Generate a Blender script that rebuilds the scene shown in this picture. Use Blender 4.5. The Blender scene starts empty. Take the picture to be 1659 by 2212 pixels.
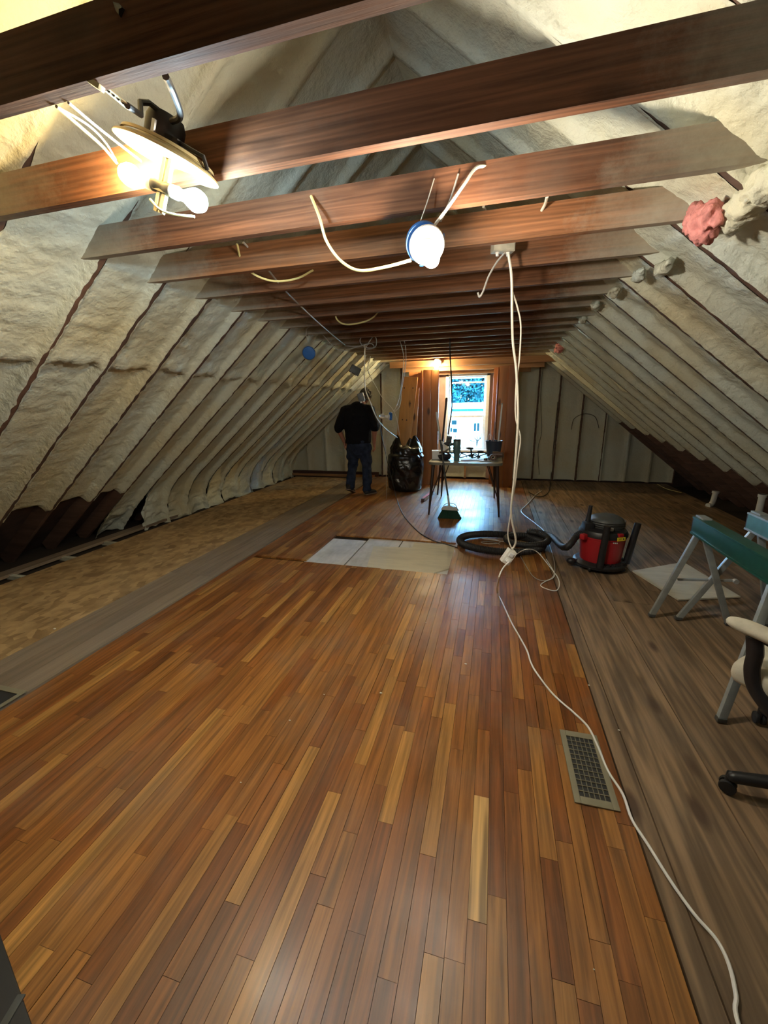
import bpy, bmesh, math, random
import numpy as np
from mathutils import Vector, Matrix
random.seed(7); RNG = np.random.default_rng(7)
SC = bpy.context.scene; COL = SC.collection
PI = math.pi

# ------------------------------------------------------------------ camera
IMG_W, IMG_H = 1659.0, 2212.0
FPX, CX, CY, EYE = 865.18, 829.5, 1106.0, 1.5
def _cam_axes():
    a = np.array([1070 - CX, 871 - CY, FPX]); y = a / np.linalg.norm(a)
    x = -np.array([-2450 - CX, 935 - CY, FPX]); x = x - y * (x @ y); x /= np.linalg.norm(x)
    return np.stack([x, y, np.cross(x, y)], 1)
RC = _cam_axes()
cam_d = bpy.data.cameras.new('camera'); cam = bpy.data.objects.new('camera', cam_d); COL.objects.link(cam)
cam_d.sensor_fit = 'HORIZONTAL'; cam_d.sensor_width = 36.0; cam_d.lens = FPX * 36.0 / IMG_W
cam_d.clip_start = 0.02; cam_d.clip_end = 400
M3 = RC.T @ np.diag([1, -1, -1])
cam.matrix_world = Matrix.Translation((0, 0, EYE)) @ Matrix([list(r) for r in M3]).to_4x4()
SC.camera = cam

# ------------------------------------------------------------------ world, sun, exposure
world = bpy.data.worlds.new('world'); SC.world = world; world.use_nodes = True
wn = world.node_tree.nodes; wl = world.node_tree.links
bg = wn['Background']; bg.inputs['Color'].default_value = (0.27, 0.62, 1.0, 1); bg.inputs['Strength'].default_value = 40.0
sun_d = bpy.data.lights.new('sun', 'SUN'); sun = bpy.data.objects.new('sun', sun_d); COL.objects.link(sun)
sun_d.energy = 4.0; sun_d.angle = 0.02; sun_d.color = (1.0, 0.95, 0.86)
sun.rotation_euler = (math.radians(48), 0, math.radians(-25))
SC.view_settings.view_transform = 'Standard'; SC.view_settings.look = 'None'
SC.view_settings.gamma = 1.0; SC.view_settings.use_curve_mapping = False
SC.view_settings.exposure = 1.1
BULB_W = {'warm': 330.0, 'cool': 340.0, 'mid': 500.0, 'far': 760.0}

# ------------------------------------------------------------------ helpers
def ray(u, v): return RC.T @ np.array([u - CX, v - CY, FPX])
def pz(u, v, z):
    d = ray(u, v); t = (z - EYE) / d[2]; return Vector((t * d[0], t * d[1], z))
def py(u, v, y):
    d = ray(u, v); t = y / d[1]; return Vector((t * d[0], y, EYE + t * d[2]))

def hash3(ix, iy, iz):
    n = (ix.astype(np.int64) * 374761393 + iy.astype(np.int64) * 668265263 + iz.astype(np.int64) * 2147483647 + 1013904223)
    n = (n ^ (n >> 13)) * 1274126177; n = n ^ (n >> 16)
    return (n & 0xffff).astype(np.float64) / 65535.0
def vnoise(x, y, z):
    x, y, z = np.broadcast_arrays(np.asarray(x, float), np.asarray(y, float), np.asarray(z, float))
    ix, iy, iz = np.floor(x), np.floor(y), np.floor(z)
    fx, fy, fz = x - ix, y - iy, z - iz
    fx, fy, fz = [t * t * (3 - 2 * t) for t in (fx, fy, fz)]
    r = 0
    for a in (0, 1):
        for b in (0, 1):
            for c in (0, 1):
                w = (fx if a else 1 - fx) * (fy if b else 1 - fy) * (fz if c else 1 - fz)
                r = r + w * hash3(ix + a, iy + b, iz + c)
    return r * 2 - 1

class G:
    """collects verts and faces of one mesh"""
    def __init__(s): s.v = []; s.f = []
    def add(s, vs, fs):
        o = len(s.v); s.v += [tuple(p) for p in vs]; s.f += [tuple(i + o for i in f) for f in fs]; return s
    def box(s, c, d, rot=None, bev=0.0):
        x, y, z = [k / 2 for k in d]
        m = (rot if rot is not None else Matrix.Identity(3)); c = Vector(c)
        if bev <= 0:
            vs = [Vector((sx * x, sy * y, sz * z)) for sz in (-1, 1) for sy in (-1, 1) for sx in (-1, 1)]
            fs = [(0, 2, 3, 1), (4, 5, 7, 6), (0, 1, 5, 4), (2, 6, 7, 3), (0, 4, 6, 2), (1, 3, 7, 5)]
        else:
            bm = bmesh.new(); bmesh.ops.create_cube(bm, size=1.0)
            for q in bm.verts: q.co = Vector((q.co.x * 2 * x, q.co.y * 2 * y, q.co.z * 2 * z))
            bmesh.ops.bevel(bm, geom=list(bm.edges), offset=min(bev, min(x, y, z) * .95), segments=2, profile=0.7, affect='EDGES')
            bm.verts.index_update(); vs = [q.co.copy() for q in bm.verts]; fs = [[q.index for q in f.verts] for f in bm.faces]; bm.free()
        return s.add([c + m @ p for p in vs], fs)
    def seg(s, a, b, w, h, up=(0, 0, 1), bev=0.0):
        """bar from a to b with cross-section w (sideways) by h (up)"""
        a, b = Vector(a), Vector(b); d = b - a; L = d.length; d.normalize(); u = Vector(up)
        sx = d.cross(u)
        if sx.length < 1e-4: sx = d.cross(Vector((0, 1, 0)))
        sx.normalize(); u = sx.cross(d)
        return s.box((a + b) / 2, (w, L, h), Matrix((sx, d, u)).transposed(), bev)
    def tube(s, pts, r, n=8, cap=True, rnd=False, squash=None):
        pts = [Vector(p) for p in pts]; m = len(pts)
        rs = [r] * m if not hasattr(r, '__len__') else list(r)
        if rnd:
            d0 = (pts[0] - pts[1]).normalized(); d1 = (pts[-1] - pts[-2]).normalized()
            A = [(pts[0] + d0 * rs[0] * math.cos(t), rs[0] * math.sin(t)) for t in (0.25, 0.8)]
            B = [(pts[-1] + d1 * rs[-1] * math.cos(t), rs[-1] * math.sin(t)) for t in (0.8, 0.25)]
            pts = [p for p, _ in A] + pts + [p for p, _ in B]; rs = [q for _, q in A] + rs + [q for _, q in B]; m = len(pts)
        vs = []; nrm = None
        for i in range(m):
            t = (pts[min(i + 1, m - 1)] - pts[max(i - 1, 0)]);
            t = t.normalized() if t.length > 1e-9 else Vector((0, 0, 1))
            if nrm is None:
                nrm = t.orthogonal() if squash is None else (Vector(squash[2]) - t * t.dot(Vector(squash[2])))
            nrm = (nrm - t * t.dot(nrm)); nrm = nrm.normalized() if nrm.length > 1e-6 else t.orthogonal().normalized()
            bn = t.cross(nrm)
            ka, kb = (1, 1) if squash is None else squash[:2]
            for k in range(n):
                a = 2 * PI * k / n
                vs.append(pts[i] + (nrm * math.cos(a) * ka + bn * math.sin(a) * kb) * rs[i])
        fs = []
        for i in range(m - 1):
            for k in range(n):
                k2 = (k + 1) % n; fs.append((i * n + k, i * n + k2, (i + 1) * n + k2, (i + 1) * n + k))
        if cap: fs.append(tuple(range(n - 1, -1, -1))); fs.append(tuple((m - 1) * n + k for k in range(n)))
        return s.add(vs, fs)
    def lathe(s, prof, c=(0, 0, 0), axis=(0, 0, 1), n=24, cap=True):
        """prof = [(radius, height)] along axis from c"""
        ax = Vector(axis).normalized(); e = ax.orthogonal().normalized(); b = ax.cross(e); c = Vector(c); vs = []
        for r, h in prof:
            for k in range(n):
                a = 2 * PI * k / n; vs.append(c + ax * h + (e * math.cos(a) + b * math.sin(a)) * max(r, 1e-4))
        m = len(prof); fs = [(i * n + k, i * n + (k + 1) % n, (i + 1) * n + (k + 1) % n, (i + 1) * n + k) for i in range(m - 1) for k in range(n)]
        if cap: fs.append(tuple(range(n - 1, -1, -1))); fs.append(tuple((m - 1) * n + k for k in range(n)))
        return s.add(vs, fs)
    def ball(s, c, r, n=12, sc=(1, 1, 1), rot=None):
        prof = [(math.sin(PI * i / n), -math.cos(PI * i / n)) for i in range(n + 1)]
        g = G(); g.lathe(prof, n=n * 2, cap=False); m = rot if rot is not None else Matrix.Identity(3)
        return s.add([Vector(c) + m @ Vector((p[0] * r * sc[0], p[1] * r * sc[1], p[2] * r * sc[2])) for p in g.v], g.f)
    def prism(s, poly, axis, lo, hi):
        """poly of 2-D points in the plane normal to axis ('x','y','z')"""
        def mk(p, h): return {'x': (h, p[0], p[1]), 'y': (p[0], h, p[1]), 'z': (p[0], p[1], h)}[axis]
        n = len(poly); vs = [mk(p, lo) for p in poly] + [mk(p, hi) for p in poly]
        return s.add(vs, [tuple(range(n - 1, -1, -1)), tuple(range(n, 2 * n))] + [(i, (i + 1) % n, n + (i + 1) % n, n + i) for i in range(n)])
    def mesh(s, name, smooth=40):
        me = bpy.data.meshes.new(name); me.from_pydata(s.v, [], s.f)
        bm = bmesh.new(); bm.from_mesh(me); bmesh.ops.recalc_face_normals(bm, faces=bm.faces); bm.to_mesh(me); bm.free()
        if smooth:
            me.polygons.foreach_set('use_smooth', [True] * len(me.polygons)); me.set_sharp_from_angle(angle=math.radians(smooth))
        return me
def spline(pts, k=8):
    P = [Vector(p) for p in pts]; P = [P[0] * 2 - P[1]] + P + [P[-1] * 2 - P[-2]]; out = []
    for i in range(1, len(P) - 2):
        a, b, c, d = P[i - 1:i + 3]
        for j in range(k):
            t = j / k; out.append(0.5 * ((2 * b) + (c - a) * t + (2 * a - 5 * b + 4 * c - d) * t * t + (3 * b - a - 3 * c + d) * t ** 3))
    out.append(P[-2]); return out

def link(name, me, mat, parent=None):
    o = bpy.data.objects.new(name, me); COL.objects.link(o)
    if mat is not None:
        me.materials.clear(); me.materials.append(MAT[mat] if isinstance(mat, str) else mat)
    if parent is not None: o.parent = parent
    return o
def obj(name, g, mat, parent=None, smooth=40):
    return link(name, g.mesh(name, smooth) if isinstance(g, G) else g, mat, parent)
def tag(o, label, cat, group=None):
    o['label'] = label; o['category'] = cat
    if group: o['group'] = group
    return o
def thing(name, label, cat, group=None):
    o = bpy.data.objects.new(name, None); COL.objects.link(o); o.empty_display_size = 0.05
    return tag(o, label, cat, group)
def struct(name, g=None, mat=None, label=None):
    o = obj(name, g, mat) if g is not None else bpy.data.objects.new(name, None)
    if g is None: COL.objects.link(o)
    o['kind'] = 'structure'
    if label: o['label'] = label
    return o
def np_mesh(name, V, F, smooth=True):
    me = bpy.data.meshes.new(name); nv, nf = len(V), len(F)
    me.vertices.add(nv); me.vertices.foreach_set('co', np.asarray(V, np.float32).ravel())
    me.loops.add(nf * 4); me.loops.foreach_set('vertex_index', np.asarray(F, np.int32).ravel())
    me.polygons.add(nf); me.polygons.foreach_set('loop_start', np.arange(nf, dtype=np.int32) * 4)
    me.polygons.foreach_set('loop_total', np.full(nf, 4, np.int32))
    if smooth: me.polygons.foreach_set('use_smooth', np.ones(nf, bool))
    me.update(calc_edges=True); return me
def remesh(g, voxel, smooth_it=4, name='body'):
    me = g.mesh(name, 0); o = bpy.data.objects.new('tmp', me); COL.objects.link(o)
    m = o.modifiers.new('r', 'REMESH'); m.mode = 'VOXEL'; m.voxel_size = voxel
    m2 = o.modifiers.new('s', 'SMOOTH'); m2.iterations = smooth_it; m2.factor = 0.5
    dg = bpy.context.evaluated_depsgraph_get(); me2 = bpy.data.meshes.new_from_object(o.evaluated_get(dg)); me2.name = name
    bpy.data.objects.remove(o); bpy.data.meshes.remove(me)
    me2.polygons.foreach_set('use_smooth', [True] * len(me2.polygons)); return me2
def displace(me, amp, freq, seed=0):
    n = len(me.vertices); co = np.empty(n * 3, np.float32); me.vertices.foreach_get('co', co); co = co.reshape(-1, 3)
    no = np.empty(n * 3, np.float32); me.vertices.foreach_get('normal', no); no = no.reshape(-1, 3)
    fx, fy, fz = freq if hasattr(freq, '__len__') else (freq,) * 3
    d = vnoise(co[:, 0] * fx + seed, co[:, 1] * fy, co[:, 2] * fz) * amp
    me.vertices.foreach_set('co', (co + no * d[:, None]).astype(np.float32).ravel()); me.update()

# ------------------------------------------------------------------ materials
MAT = {}
def new_mat(name):
    m = bpy.data.materials.new(name); m.use_nodes = True; MAT[name] = m
    nt = m.node_tree; return m, nt.nodes, nt.links, nt.nodes['Principled BSDF']
def plain(name, col, rough=0.5, metal=0.0, noise=0.0, nscale=20, bump=0.0, bscale=60, spec=0.5, coat=0.0, sss=0):
    m, N, L, B = new_mat(name)
    B.inputs['Base Color'].default_value = (*col, 1); B.inputs['Roughness'].default_value = rough; B.inputs['Metallic'].default_value = metal
    B.inputs['Specular IOR Level'].default_value = spec; B.inputs['Coat Weight'].default_value = coat
    g = N.new('ShaderNodeNewGeometry')
    nz = N.new('ShaderNodeTexNoise'); nz.inputs['Scale'].default_value = nscale; nz.inputs['Detail'].default_value = 4
    L.new(g.outputs['Position'], nz.inputs['Vector'])
    mx = N.new('ShaderNodeMix'); mx.data_type = 'RGBA'; mx.blend_type = 'MULTIPLY'; mx.inputs[0].default_value = 1.0
    mr = N.new('ShaderNodeMapRange'); L.new(nz.outputs['Fac'], mr.inputs['Value'])
    mr.inputs['From Min'].default_value = .3; mr.inputs['From Max'].default_value = .7
    mr.inputs['To Min'].default_value = 1 - max(noise, .04); mr.inputs['To Max'].default_value = 1 + max(noise, .04)
    mx.inputs[6].default_value = (*col, 1); L.new(mr.outputs[0], mx.inputs[7]); L.new(mx.outputs[2], B.inputs['Base Color'])
    if bump:
        n2 = N.new('ShaderNodeTexNoise'); n2.inputs['Scale'].default_value = bscale; n2.inputs['Detail'].default_value = 5
        L.new(g.outputs['Position'], n2.inputs['Vector'])
        bp = N.new('ShaderNodeBump'); bp.inputs['Strength'].default_value = bump; bp.inputs['Distance'].default_value = 0.01
        L.new(n2.outputs['Fac'], bp.inputs['Height']); L.new(bp.outputs[0], B.inputs['Normal'])
    return m
def wood(name, ramp, axis='y', rough=(0.35, 0.5), rnd='object', grain=0.35, gscale=28, along=1.6, knots=0.0, overspray=None, dirt=0.0, bump=0.15, spec=0.5, wave=0.0, grainpow=1.0):
    """ramp: list of (pos, colour) picked by the random of each board; grain runs along axis"""
    m, N, L, B = new_mat(name)
    g = N.new('ShaderNodeNewGeometry')
    if rnd == 'object':
        oi = N.new('ShaderNodeObjectInfo'); R = oi.outputs['Random']
    else: R = g.outputs['Random Per Island']
    off = N.new('ShaderNodeVectorMath'); off.operation = 'SCALE'; off.inputs[0].default_value = (7.1, 13.7, 9.3); L.new(R, off.inputs['Scale'])
    ad = N.new('ShaderNodeVectorMath'); ad.operation = 'ADD'; L.new(g.outputs['Position'], ad.inputs[0]); L.new(off.outputs[0], ad.inputs[1])
    mp = N.new('ShaderNodeMapping'); L.new(ad.outputs[0], mp.inputs['Vector'])
    s = {'x': (along, gscale, gscale), 'y': (gscale, along, gscale), 'z': (gscale, gscale, along)}[axis]; mp.inputs['Scale'].default_value = s
    n1 = N.new('ShaderNodeTexNoise'); n1.inputs['Scale'].default_value = 1.0; n1.inputs['Detail'].default_value = 6; n1.inputs['Roughness'].default_value = .62; n1.inputs['Distortion'].default_value = .6
    L.new(mp.outputs[0], n1.inputs['Vector'])
    cr = N.new('ShaderNodeValToRGB'); L.new(R, cr.inputs[0])
    el = cr.color_ramp.elements
    while len(el) < len(ramp): el.new(0.5)
    for e, (p, c) in zip(el, ramp): e.position = p; e.color = (*c, 1)
    mr = N.new('ShaderNodeMapRange'); L.new(n1.outputs['Fac'], mr.inputs['Value'])
    mr.inputs['From Min'].default_value = .28; mr.inputs['From Max'].default_value = .72; mr.inputs['To Min'].default_value = 1 - grain; mr.inputs['To Max'].default_value = 1 + grain
    mx = N.new('ShaderNodeMix'); mx.data_type = 'RGBA'; mx.blend_type = 'MULTIPLY'; mx.inputs[0].default_value = 1
    L.new(cr.outputs[0], mx.inputs[6]); L.new(mr.outputs[0], mx.inputs[7]); col = mx.outputs[2]
    def mixin(col, fac, c, f=1.0):
        k = N.new('ShaderNodeMix'); k.data_type = 'RGBA'; L.new(fac, k.inputs[0]); L.new(col, k.inputs[6]); k.inputs[7].default_value = (*c, 1); return k.outputs[2]
    if wave:
        w = N.new('ShaderNodeTexWave'); w.wave_type = 'RINGS'; w.inputs['Scale'].default_value = 1.0; w.inputs['Distortion'].default_value = 9; w.inputs['Detail'].default_value = 2
        mp2 = N.new('ShaderNodeMapping'); L.new(ad.outputs[0], mp2.inputs['Vector']); mp2.inputs['Scale'].default_value = {'x': (1.2, 22, 22), 'y': (22, 1.2, 22), 'z': (22, 22, 1.2)}[axis]
        L.new(mp2.outputs[0], w.inputs['Vector']); rr = N.new('ShaderNodeMapRange'); L.new(w.outputs['Fac'], rr.inputs['Value'])
        rr.inputs['To Min'].default_value = 1 - wave; rr.inputs['To Max'].default_value = 1 + wave * .3
        k = N.new('ShaderNodeMix'); k.data_type = 'RGBA'; k.blend_type = 'MULTIPLY'; k.inputs[0].default_value = 1; L.new(col, k.inputs[6]); L.new(rr.outputs[0], k.inputs[7]); col = k.outputs[2]
    if knots:
        v = N.new('ShaderNodeTexVoronoi'); v.inputs['Scale'].default_value = 1.0
        mp3 = N.new('ShaderNodeMapping'); L.new(ad.outputs[0], mp3.inputs['Vector']); mp3.inputs['Scale'].default_value = {'x': (2.2, 6, 6), 'y': (6, 2.2, 6), 'z': (6, 6, 2.2)}[axis]
        L.new(mp3.outputs[0], v.inputs['Vector']); rr = N.new('ShaderNodeMapRange'); L.new(v.outputs['Distance'], rr.inputs['Value'])
        rr.inputs['From Min'].default_value = .09; rr.inputs['From Max'].default_value = .20; rr.inputs['To Min'].default_value = knots; rr.inputs['To Max'].default_value = 0
        col = mixin(col, rr.outputs[0], (0.045, 0.02, 0.01))
    if dirt:
        n3 = N.new('ShaderNodeTexNoise'); n3.inputs['Scale'].default_value = 1.7; n3.inputs['Detail'].default_value = 7; n3.inputs['Roughness'].default_value = .65; L.new(g.outputs['Position'], n3.inputs['Vector'])
        rr = N.new('ShaderNodeMapRange'); L.new(n3.outputs['Fac'], rr.inputs['Value']); rr.inputs['From Min'].default_value = .48; rr.inputs['From Max'].default_value = .75; rr.inputs['To Max'].default_value = dirt
        col = mixin(col, rr.outputs[0], (0.20, 0.165, 0.13))
    if overspray:
        c0, x0, x1, ocol = overspray      # foam overspray towards the two ends of a member, by distance from x = c0
        sx = N.new('ShaderNodeSeparateXYZ'); L.new(g.outputs['Position'], sx.inputs[0])
        a = N.new('ShaderNodeMath'); a.operation = 'SUBTRACT'; L.new(sx.outputs[0], a.inputs[0]); a.inputs[1].default_value = c0
        b = N.new('ShaderNodeMath'); b.operation = 'ABSOLUTE'; L.new(a.outputs[0], b.inputs[0])
        n4 = N.new('ShaderNodeTexNoise'); n4.inputs['Scale'].default_value = 7; n4.inputs['Detail'].default_value = 8; n4.inputs['Roughness'].default_value = .75; L.new(g.outputs['Position'], n4.inputs['Vector'])
        c = N.new('ShaderNodeMath'); c.operation = 'MULTIPLY_ADD'; L.new(n4.outputs['Fac'], c.inputs[0]); c.inputs[1].default_value = .55; L.new(b.outputs[0], c.inputs[2])
        rr = N.new('ShaderNodeMapRange'); L.new(c.outputs[0], rr.inputs['Value']); rr.inputs['From Min'].default_value = x0 + .27; rr.inputs['From Max'].default_value = x1 + .27; rr.inputs['To Max'].default_value = .85
        col = mixin(col, rr.outputs[0], ocol)
    L.new(col, B.inputs['Base Color']); B.inputs['Specular IOR Level'].default_value = spec
    r2 = N.new('ShaderNodeTexNoise'); r2.inputs['Scale'].default_value = 3.5; r2.inputs['Detail'].default_value = 5; L.new(g.outputs['Position'], r2.inputs['Vector'])
    rm = N.new('ShaderNodeMapRange'); L.new(r2.outputs['Fac'], rm.inputs['Value']); rm.inputs['From Min'].default_value = .3; rm.inputs['From Max'].default_value = .7
    rm.inputs['To Min'].default_value, rm.inputs['To Max'].default_value = rough; L.new(rm.outputs[0], B.inputs['Roughness'])
    if bump:
        bp = N.new('ShaderNodeBump'); bp.inputs['Strength'].default_value = bump; bp.inputs['Distance'].default_value = 0.004
        L.new(n1.outputs['Fac'], bp.inputs['Height']); L.new(bp.outputs[0], B.inputs['Normal'])
    return m
def emit(name, col, strength):
    m, N, L, B = new_mat(name); B.inputs['Base Color'].default_value = (*col, 1)
    B.inputs['Emission Color'].default_value = (*col, 1); B.inputs['Emission Strength'].default_value = strength; return m

FOAM_C = (0.56, 0.53, 0.41)
def foam_mat(name, c1, c2, bump=0.9):
    m, N, L, B = new_mat(name); g = N.new('ShaderNodeNewGeometry')
    n1 = N.new('ShaderNodeTexNoise'); n1.inputs['Scale'].default_value = 1.3; n1.inputs['Detail'].default_value = 5; L.new(g.outputs['Position'], n1.inputs['Vector'])
    cr = N.new('ShaderNodeValToRGB'); L.new(n1.outputs['Fac'], cr.inputs[0]); e = cr.color_ramp.elements
    e[0].position = .4; e[0].color = (*c1, 1); e[1].position = .68; e[1].color = (*c2, 1)
    L.new(cr.outputs[0], B.inputs['Base Color']); B.inputs['Roughness'].default_value = .55; B.inputs['Specular IOR Level'].default_value = .35
    n2 = N.new('ShaderNodeTexNoise'); n2.inputs['Scale'].default_value = 34; n2.inputs['Detail'].default_value = 6; n2.inputs['Roughness'].default_value = .6; L.new(g.outputs['Position'], n2.inputs['Vector'])
    n3 = N.new('ShaderNodeTexNoise'); n3.inputs['Scale'].default_value = 11; n3.inputs['Detail'].default_value = 3; L.new(g.outputs['Position'], n3.inputs['Vector'])
    ad = N.new('ShaderNodeMath'); ad.operation = 'MULTIPLY_ADD'; L.new(n3.outputs['Fac'], ad.inputs[0]); ad.inputs[1].default_value = 1.6; L.new(n2.outputs['Fac'], ad.inputs[2])
    bp = N.new('ShaderNodeBump'); bp.inputs['Strength'].default_value = bump; bp.inputs['Distance'].default_value = .012
    L.new(ad.outputs[0], bp.inputs['Height']); L.new(bp.outputs[0], B.inputs['Normal']); return m
foam_mat('foam', (0.57, 0.605, 0.53), (0.57, 0.52, 0.35))
foam_mat('foam_wall', (0.54, 0.56, 0.48), (0.53, 0.48, 0.33), 0.5)
OAK = [(0.0, (0.150, 0.048, 0.010)), (0.25, (0.215, 0.073, 0.016)), (0.5, (0.245, 0.093, 0.020)), (0.8, (0.285, 0.120, 0.028)), (1.0, (0.38, 0.185, 0.046))]
wood('oak_strip', OAK, 'y', (0.30, 0.48), 'object', .5, 55, 2.4, dirt=.35, bump=.12, wave=.22)
wood('oak_far', OAK, 'y', (0.30, 0.48), 'island', .5, 55, 2.4, dirt=.35, bump=.12, wave=.22)
wood('oak_pale', [(0, (0.50, 0.30, 0.11)), (1, (0.52, 0.31, 0.115))], 'y', (0.3, 0.42), 'object', .3, 34, 2.0, wave=.6)
wood('old_plank', [(0, (0.185, 0.118, 0.066)), (1, (0.25, 0.162, 0.092))], 'y', (0.5, 0.7), 'object', .42, 18, 1.3, knots=.85, dirt=.25, wave=.4)
wood('grey_plank', [(0, (0.19, 0.138, 0.092)), (1, (0.235, 0.178, 0.125))], 'y', (0.5, 0.68), 'object', .3, 22, 1.2, dirt=.5)
wood('joist', [(0, (0.125, 0.053, 0.027)), (.5, (0.175, 0.072, 0.033)), (1, (0.235, 0.100, 0.043))], 'x', (0.7, 0.9), 'object', .45, 40, 1.6, knots=.5, dirt=.35, bump=.4, spec=.25, overspray=(-0.67, 1.0, 1.5, (0.42, 0.39, 0.31)), wave=.25)
wood('rafter', [(0, (0.085, 0.048, 0.034)), (1, (0.125, 0.066, 0.044))], 'x', (0.6, 0.8), 'object', .4, 20, 1.5)
wood('rafter_bare', [(0, (0.050, 0.022, 0.016)), (1, (0.070, 0.031, 0.022))], 'x', (0.6, 0.8), 'object', .4, 20, 1.5)
wood('pine_panel', [(0, (0.27, 0.095, 0.030)), (.5, (0.33, 0.125, 0.040)), (1, (0.37, 0.15, 0.05))], 'z', (0.4, 0.55), 'object', .25, 14, .9, knots=.9)
wood('pine_pale', [(0, (0.50, 0.235, 0.065)), (1, (0.54, 0.27, 0.08))], 'z', (0.4, 0.55), 'object', .22, 14, .9, knots=.9)
wood('pine_header', [(0, (0.27, 0.13, 0.055)), (1, (0.34, 0.18, 0.08))], 'x', (0.5, 0.6), 'object', .3, 18, 1)
wood('subfloor_white', [(0, (0.46, 0.45, 0.42)), (1, (0.54, 0.53, 0.50))], 'y', (0.5, 0.7), 'object', .22, 9, 2, dirt=.6)
wood('ply', [(0, (0.52, 0.47, 0.35)), (1, (0.56, 0.51, 0.39))], 'x', (0.6, 0.8), 'object', .15, 10, 2, dirt=.3)
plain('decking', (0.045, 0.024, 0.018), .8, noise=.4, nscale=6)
plain('subfloor_dark', (0.020, 0.012, 0.008), .9)
plain('black_gap', (0.01, 0.008, 0.007), .9)
def osb_mat():
    m, N, L, B = new_mat('osb'); g = N.new('ShaderNodeNewGeometry'); mp = N.new('ShaderNodeMapping'); L.new(g.outputs['Position'], mp.inputs['Vector'])
    mp.inputs['Scale'].default_value = (20, 13, 20); mp.inputs['Rotation'].default_value = (0, 0, .5)
    v = N.new('ShaderNodeTexVoronoi'); v.inputs['Scale'].default_value = 1.0; v.inputs['Randomness'].default_value = 1; L.new(mp.outputs[0], v.inputs['Vector'])
    n = N.new('ShaderNodeTexNoise'); n.inputs['Scale'].default_value = 5; n.inputs['Detail'].default_value = 5; L.new(g.outputs['Position'], n.inputs['Vector'])
    sp = N.new('ShaderNodeSeparateColor'); L.new(v.outputs['Color'], sp.inputs[0])
    ad = N.new('ShaderNodeMath'); ad.operation = 'MULTIPLY_ADD'; L.new(sp.outputs[0], ad.inputs[0]); ad.inputs[1].default_value = .5; L.new(n.outputs['Fac'], ad.inputs[2])
    cr = N.new('ShaderNodeValToRGB'); L.new(ad.outputs[0], cr.inputs[0]); e = cr.color_ramp.elements
    e[0].position = .42; e[0].color = (.22, .13, .052, 1); e[1].position = 1.0; e[1].color = (.50, .33, .155, 1)
    L.new(cr.outputs[0], B.inputs['Base Color']); B.inputs['Roughness'].default_value = .6
    bp = N.new('ShaderNodeBump'); bp.inputs['Strength'].default_value = .25; bp.inputs['Distance'].default_value = .004; L.new(ad.outputs[0], bp.inputs['Height']); L.new(bp.outputs[0], B.inputs['Normal'])
osb_mat()
plain('white_paint', (0.72, 0.73, 0.74), .45, noise=.06)
plain('casing_pink', (0.30, 0.20, 0.18), .6, noise=.15, nscale=8)
plain('cable_white', (0.66, 0.62, 0.52), .45)
plain('cable_yellow', (0.64, 0.55, 0.24), .45)
plain('cable_grey', (0.34, 0.32, 0.29), .5)
plain('cable_black', (0.012, 0.012, 0.014), .5)
plain('cord_white', (0.78, 0.77, 0.74), .4)
plain('blue_plastic', (0.025, 0.13, 0.42), .4)
plain('porcelain', (0.80, 0.78, 0.72), .3)
plain('galv_steel', (0.42, 0.43, 0.42), .45, .5, noise=.2)
plain('box_grey', (0.10, 0.105, 0.105), .5, .3, noise=.2)
plain('box_beige', (0.46, 0.44, 0.36), .5, noise=.2)
plain('black_metal', (0.016, 0.015, 0.015), .45, .2, noise=.2)
plain('black_plastic', (0.014, 0.014, 0.016), .42, noise=.15)
plain('grey_plastic', (0.060, 0.064, 0.062), .5, noise=.15)
plain('rubber', (0.010, 0.010, 0.011), .6)
plain('red_plastic', (0.36, 0.014, 0.020), .32, noise=.1, nscale=4)
plain('bag_black', (0.006, 0.006, 0.007), .20, spec=.6, bump=.5, bscale=26)
plain('steel', (0.5, 0.5, 0.5), .3, .9)
plain('strap_cream', (0.62, 0.56, 0.36), .45, .3)
plain('disc_enamel', (0.50, 0.42, 0.22), .35, .2)
plain('green_paint', (0.003, 0.055, 0.040), .38, noise=.15)
plain('teal_paint', (0.06, 0.17, 0.165), .45, noise=.15)
plain('leg_grey', (0.30, 0.33, 0.33), .45, .3, noise=.12)
plain('beige_fabric', (0.50, 0.46, 0.36), .85, noise=.12, bump=.15, bscale=200)
plain('vent_tan', (0.245, 0.220, 0.150), .5, .2)
plain('vent_dark', (0.02, 0.02, 0.02), .7)
plain('table_edge', (0.20, 0.20, 0.17), .4, .3)
plain('table_top', (0.30, 0.30, 0.26), .35, noise=.1)
plain('leg_dark', (0.035, 0.020, 0.016), .4, .2)
plain('tumbler', (0.085, 0.16, 0.17), .35, .1)
plain('bucket', (0.030, 0.045, 0.085), .4)
plain('paper', (0.75, 0.76, 0.75), .7)
plain('brown_tool', (0.10, 0.055, 0.04), .5)
plain('navy', (0.02, 0.025, 0.045), .5)
plain('broom_green', (0.008, 0.05, 0.028), .8, noise=.3, nscale=80)
plain('broom_white', (0.55, 0.56, 0.54), .4)
plain('handle_dark', (0.04, 0.045, 0.045), .4)
plain('red_paint', (0.50, 0.05, 0.03), .5)
plain('shirt_black', (0.006, 0.006, 0.009), .9, noise=.2, spec=.2)
plain('jeans', (0.020, 0.030, 0.060), .85, noise=.35, nscale=12, spec=.2)
plain('skin', (0.36, 0.17, 0.115), .5, noise=.08)
plain('hair', (0.055, 0.046, 0.038), .7, noise=.5, nscale=120, bump=.8, bscale=150)
plain('shoe', (0.025, 0.024, 0.026), .7, noise=.3)
plain('sole', (0.20, 0.16, 0.13), .8)
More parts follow.
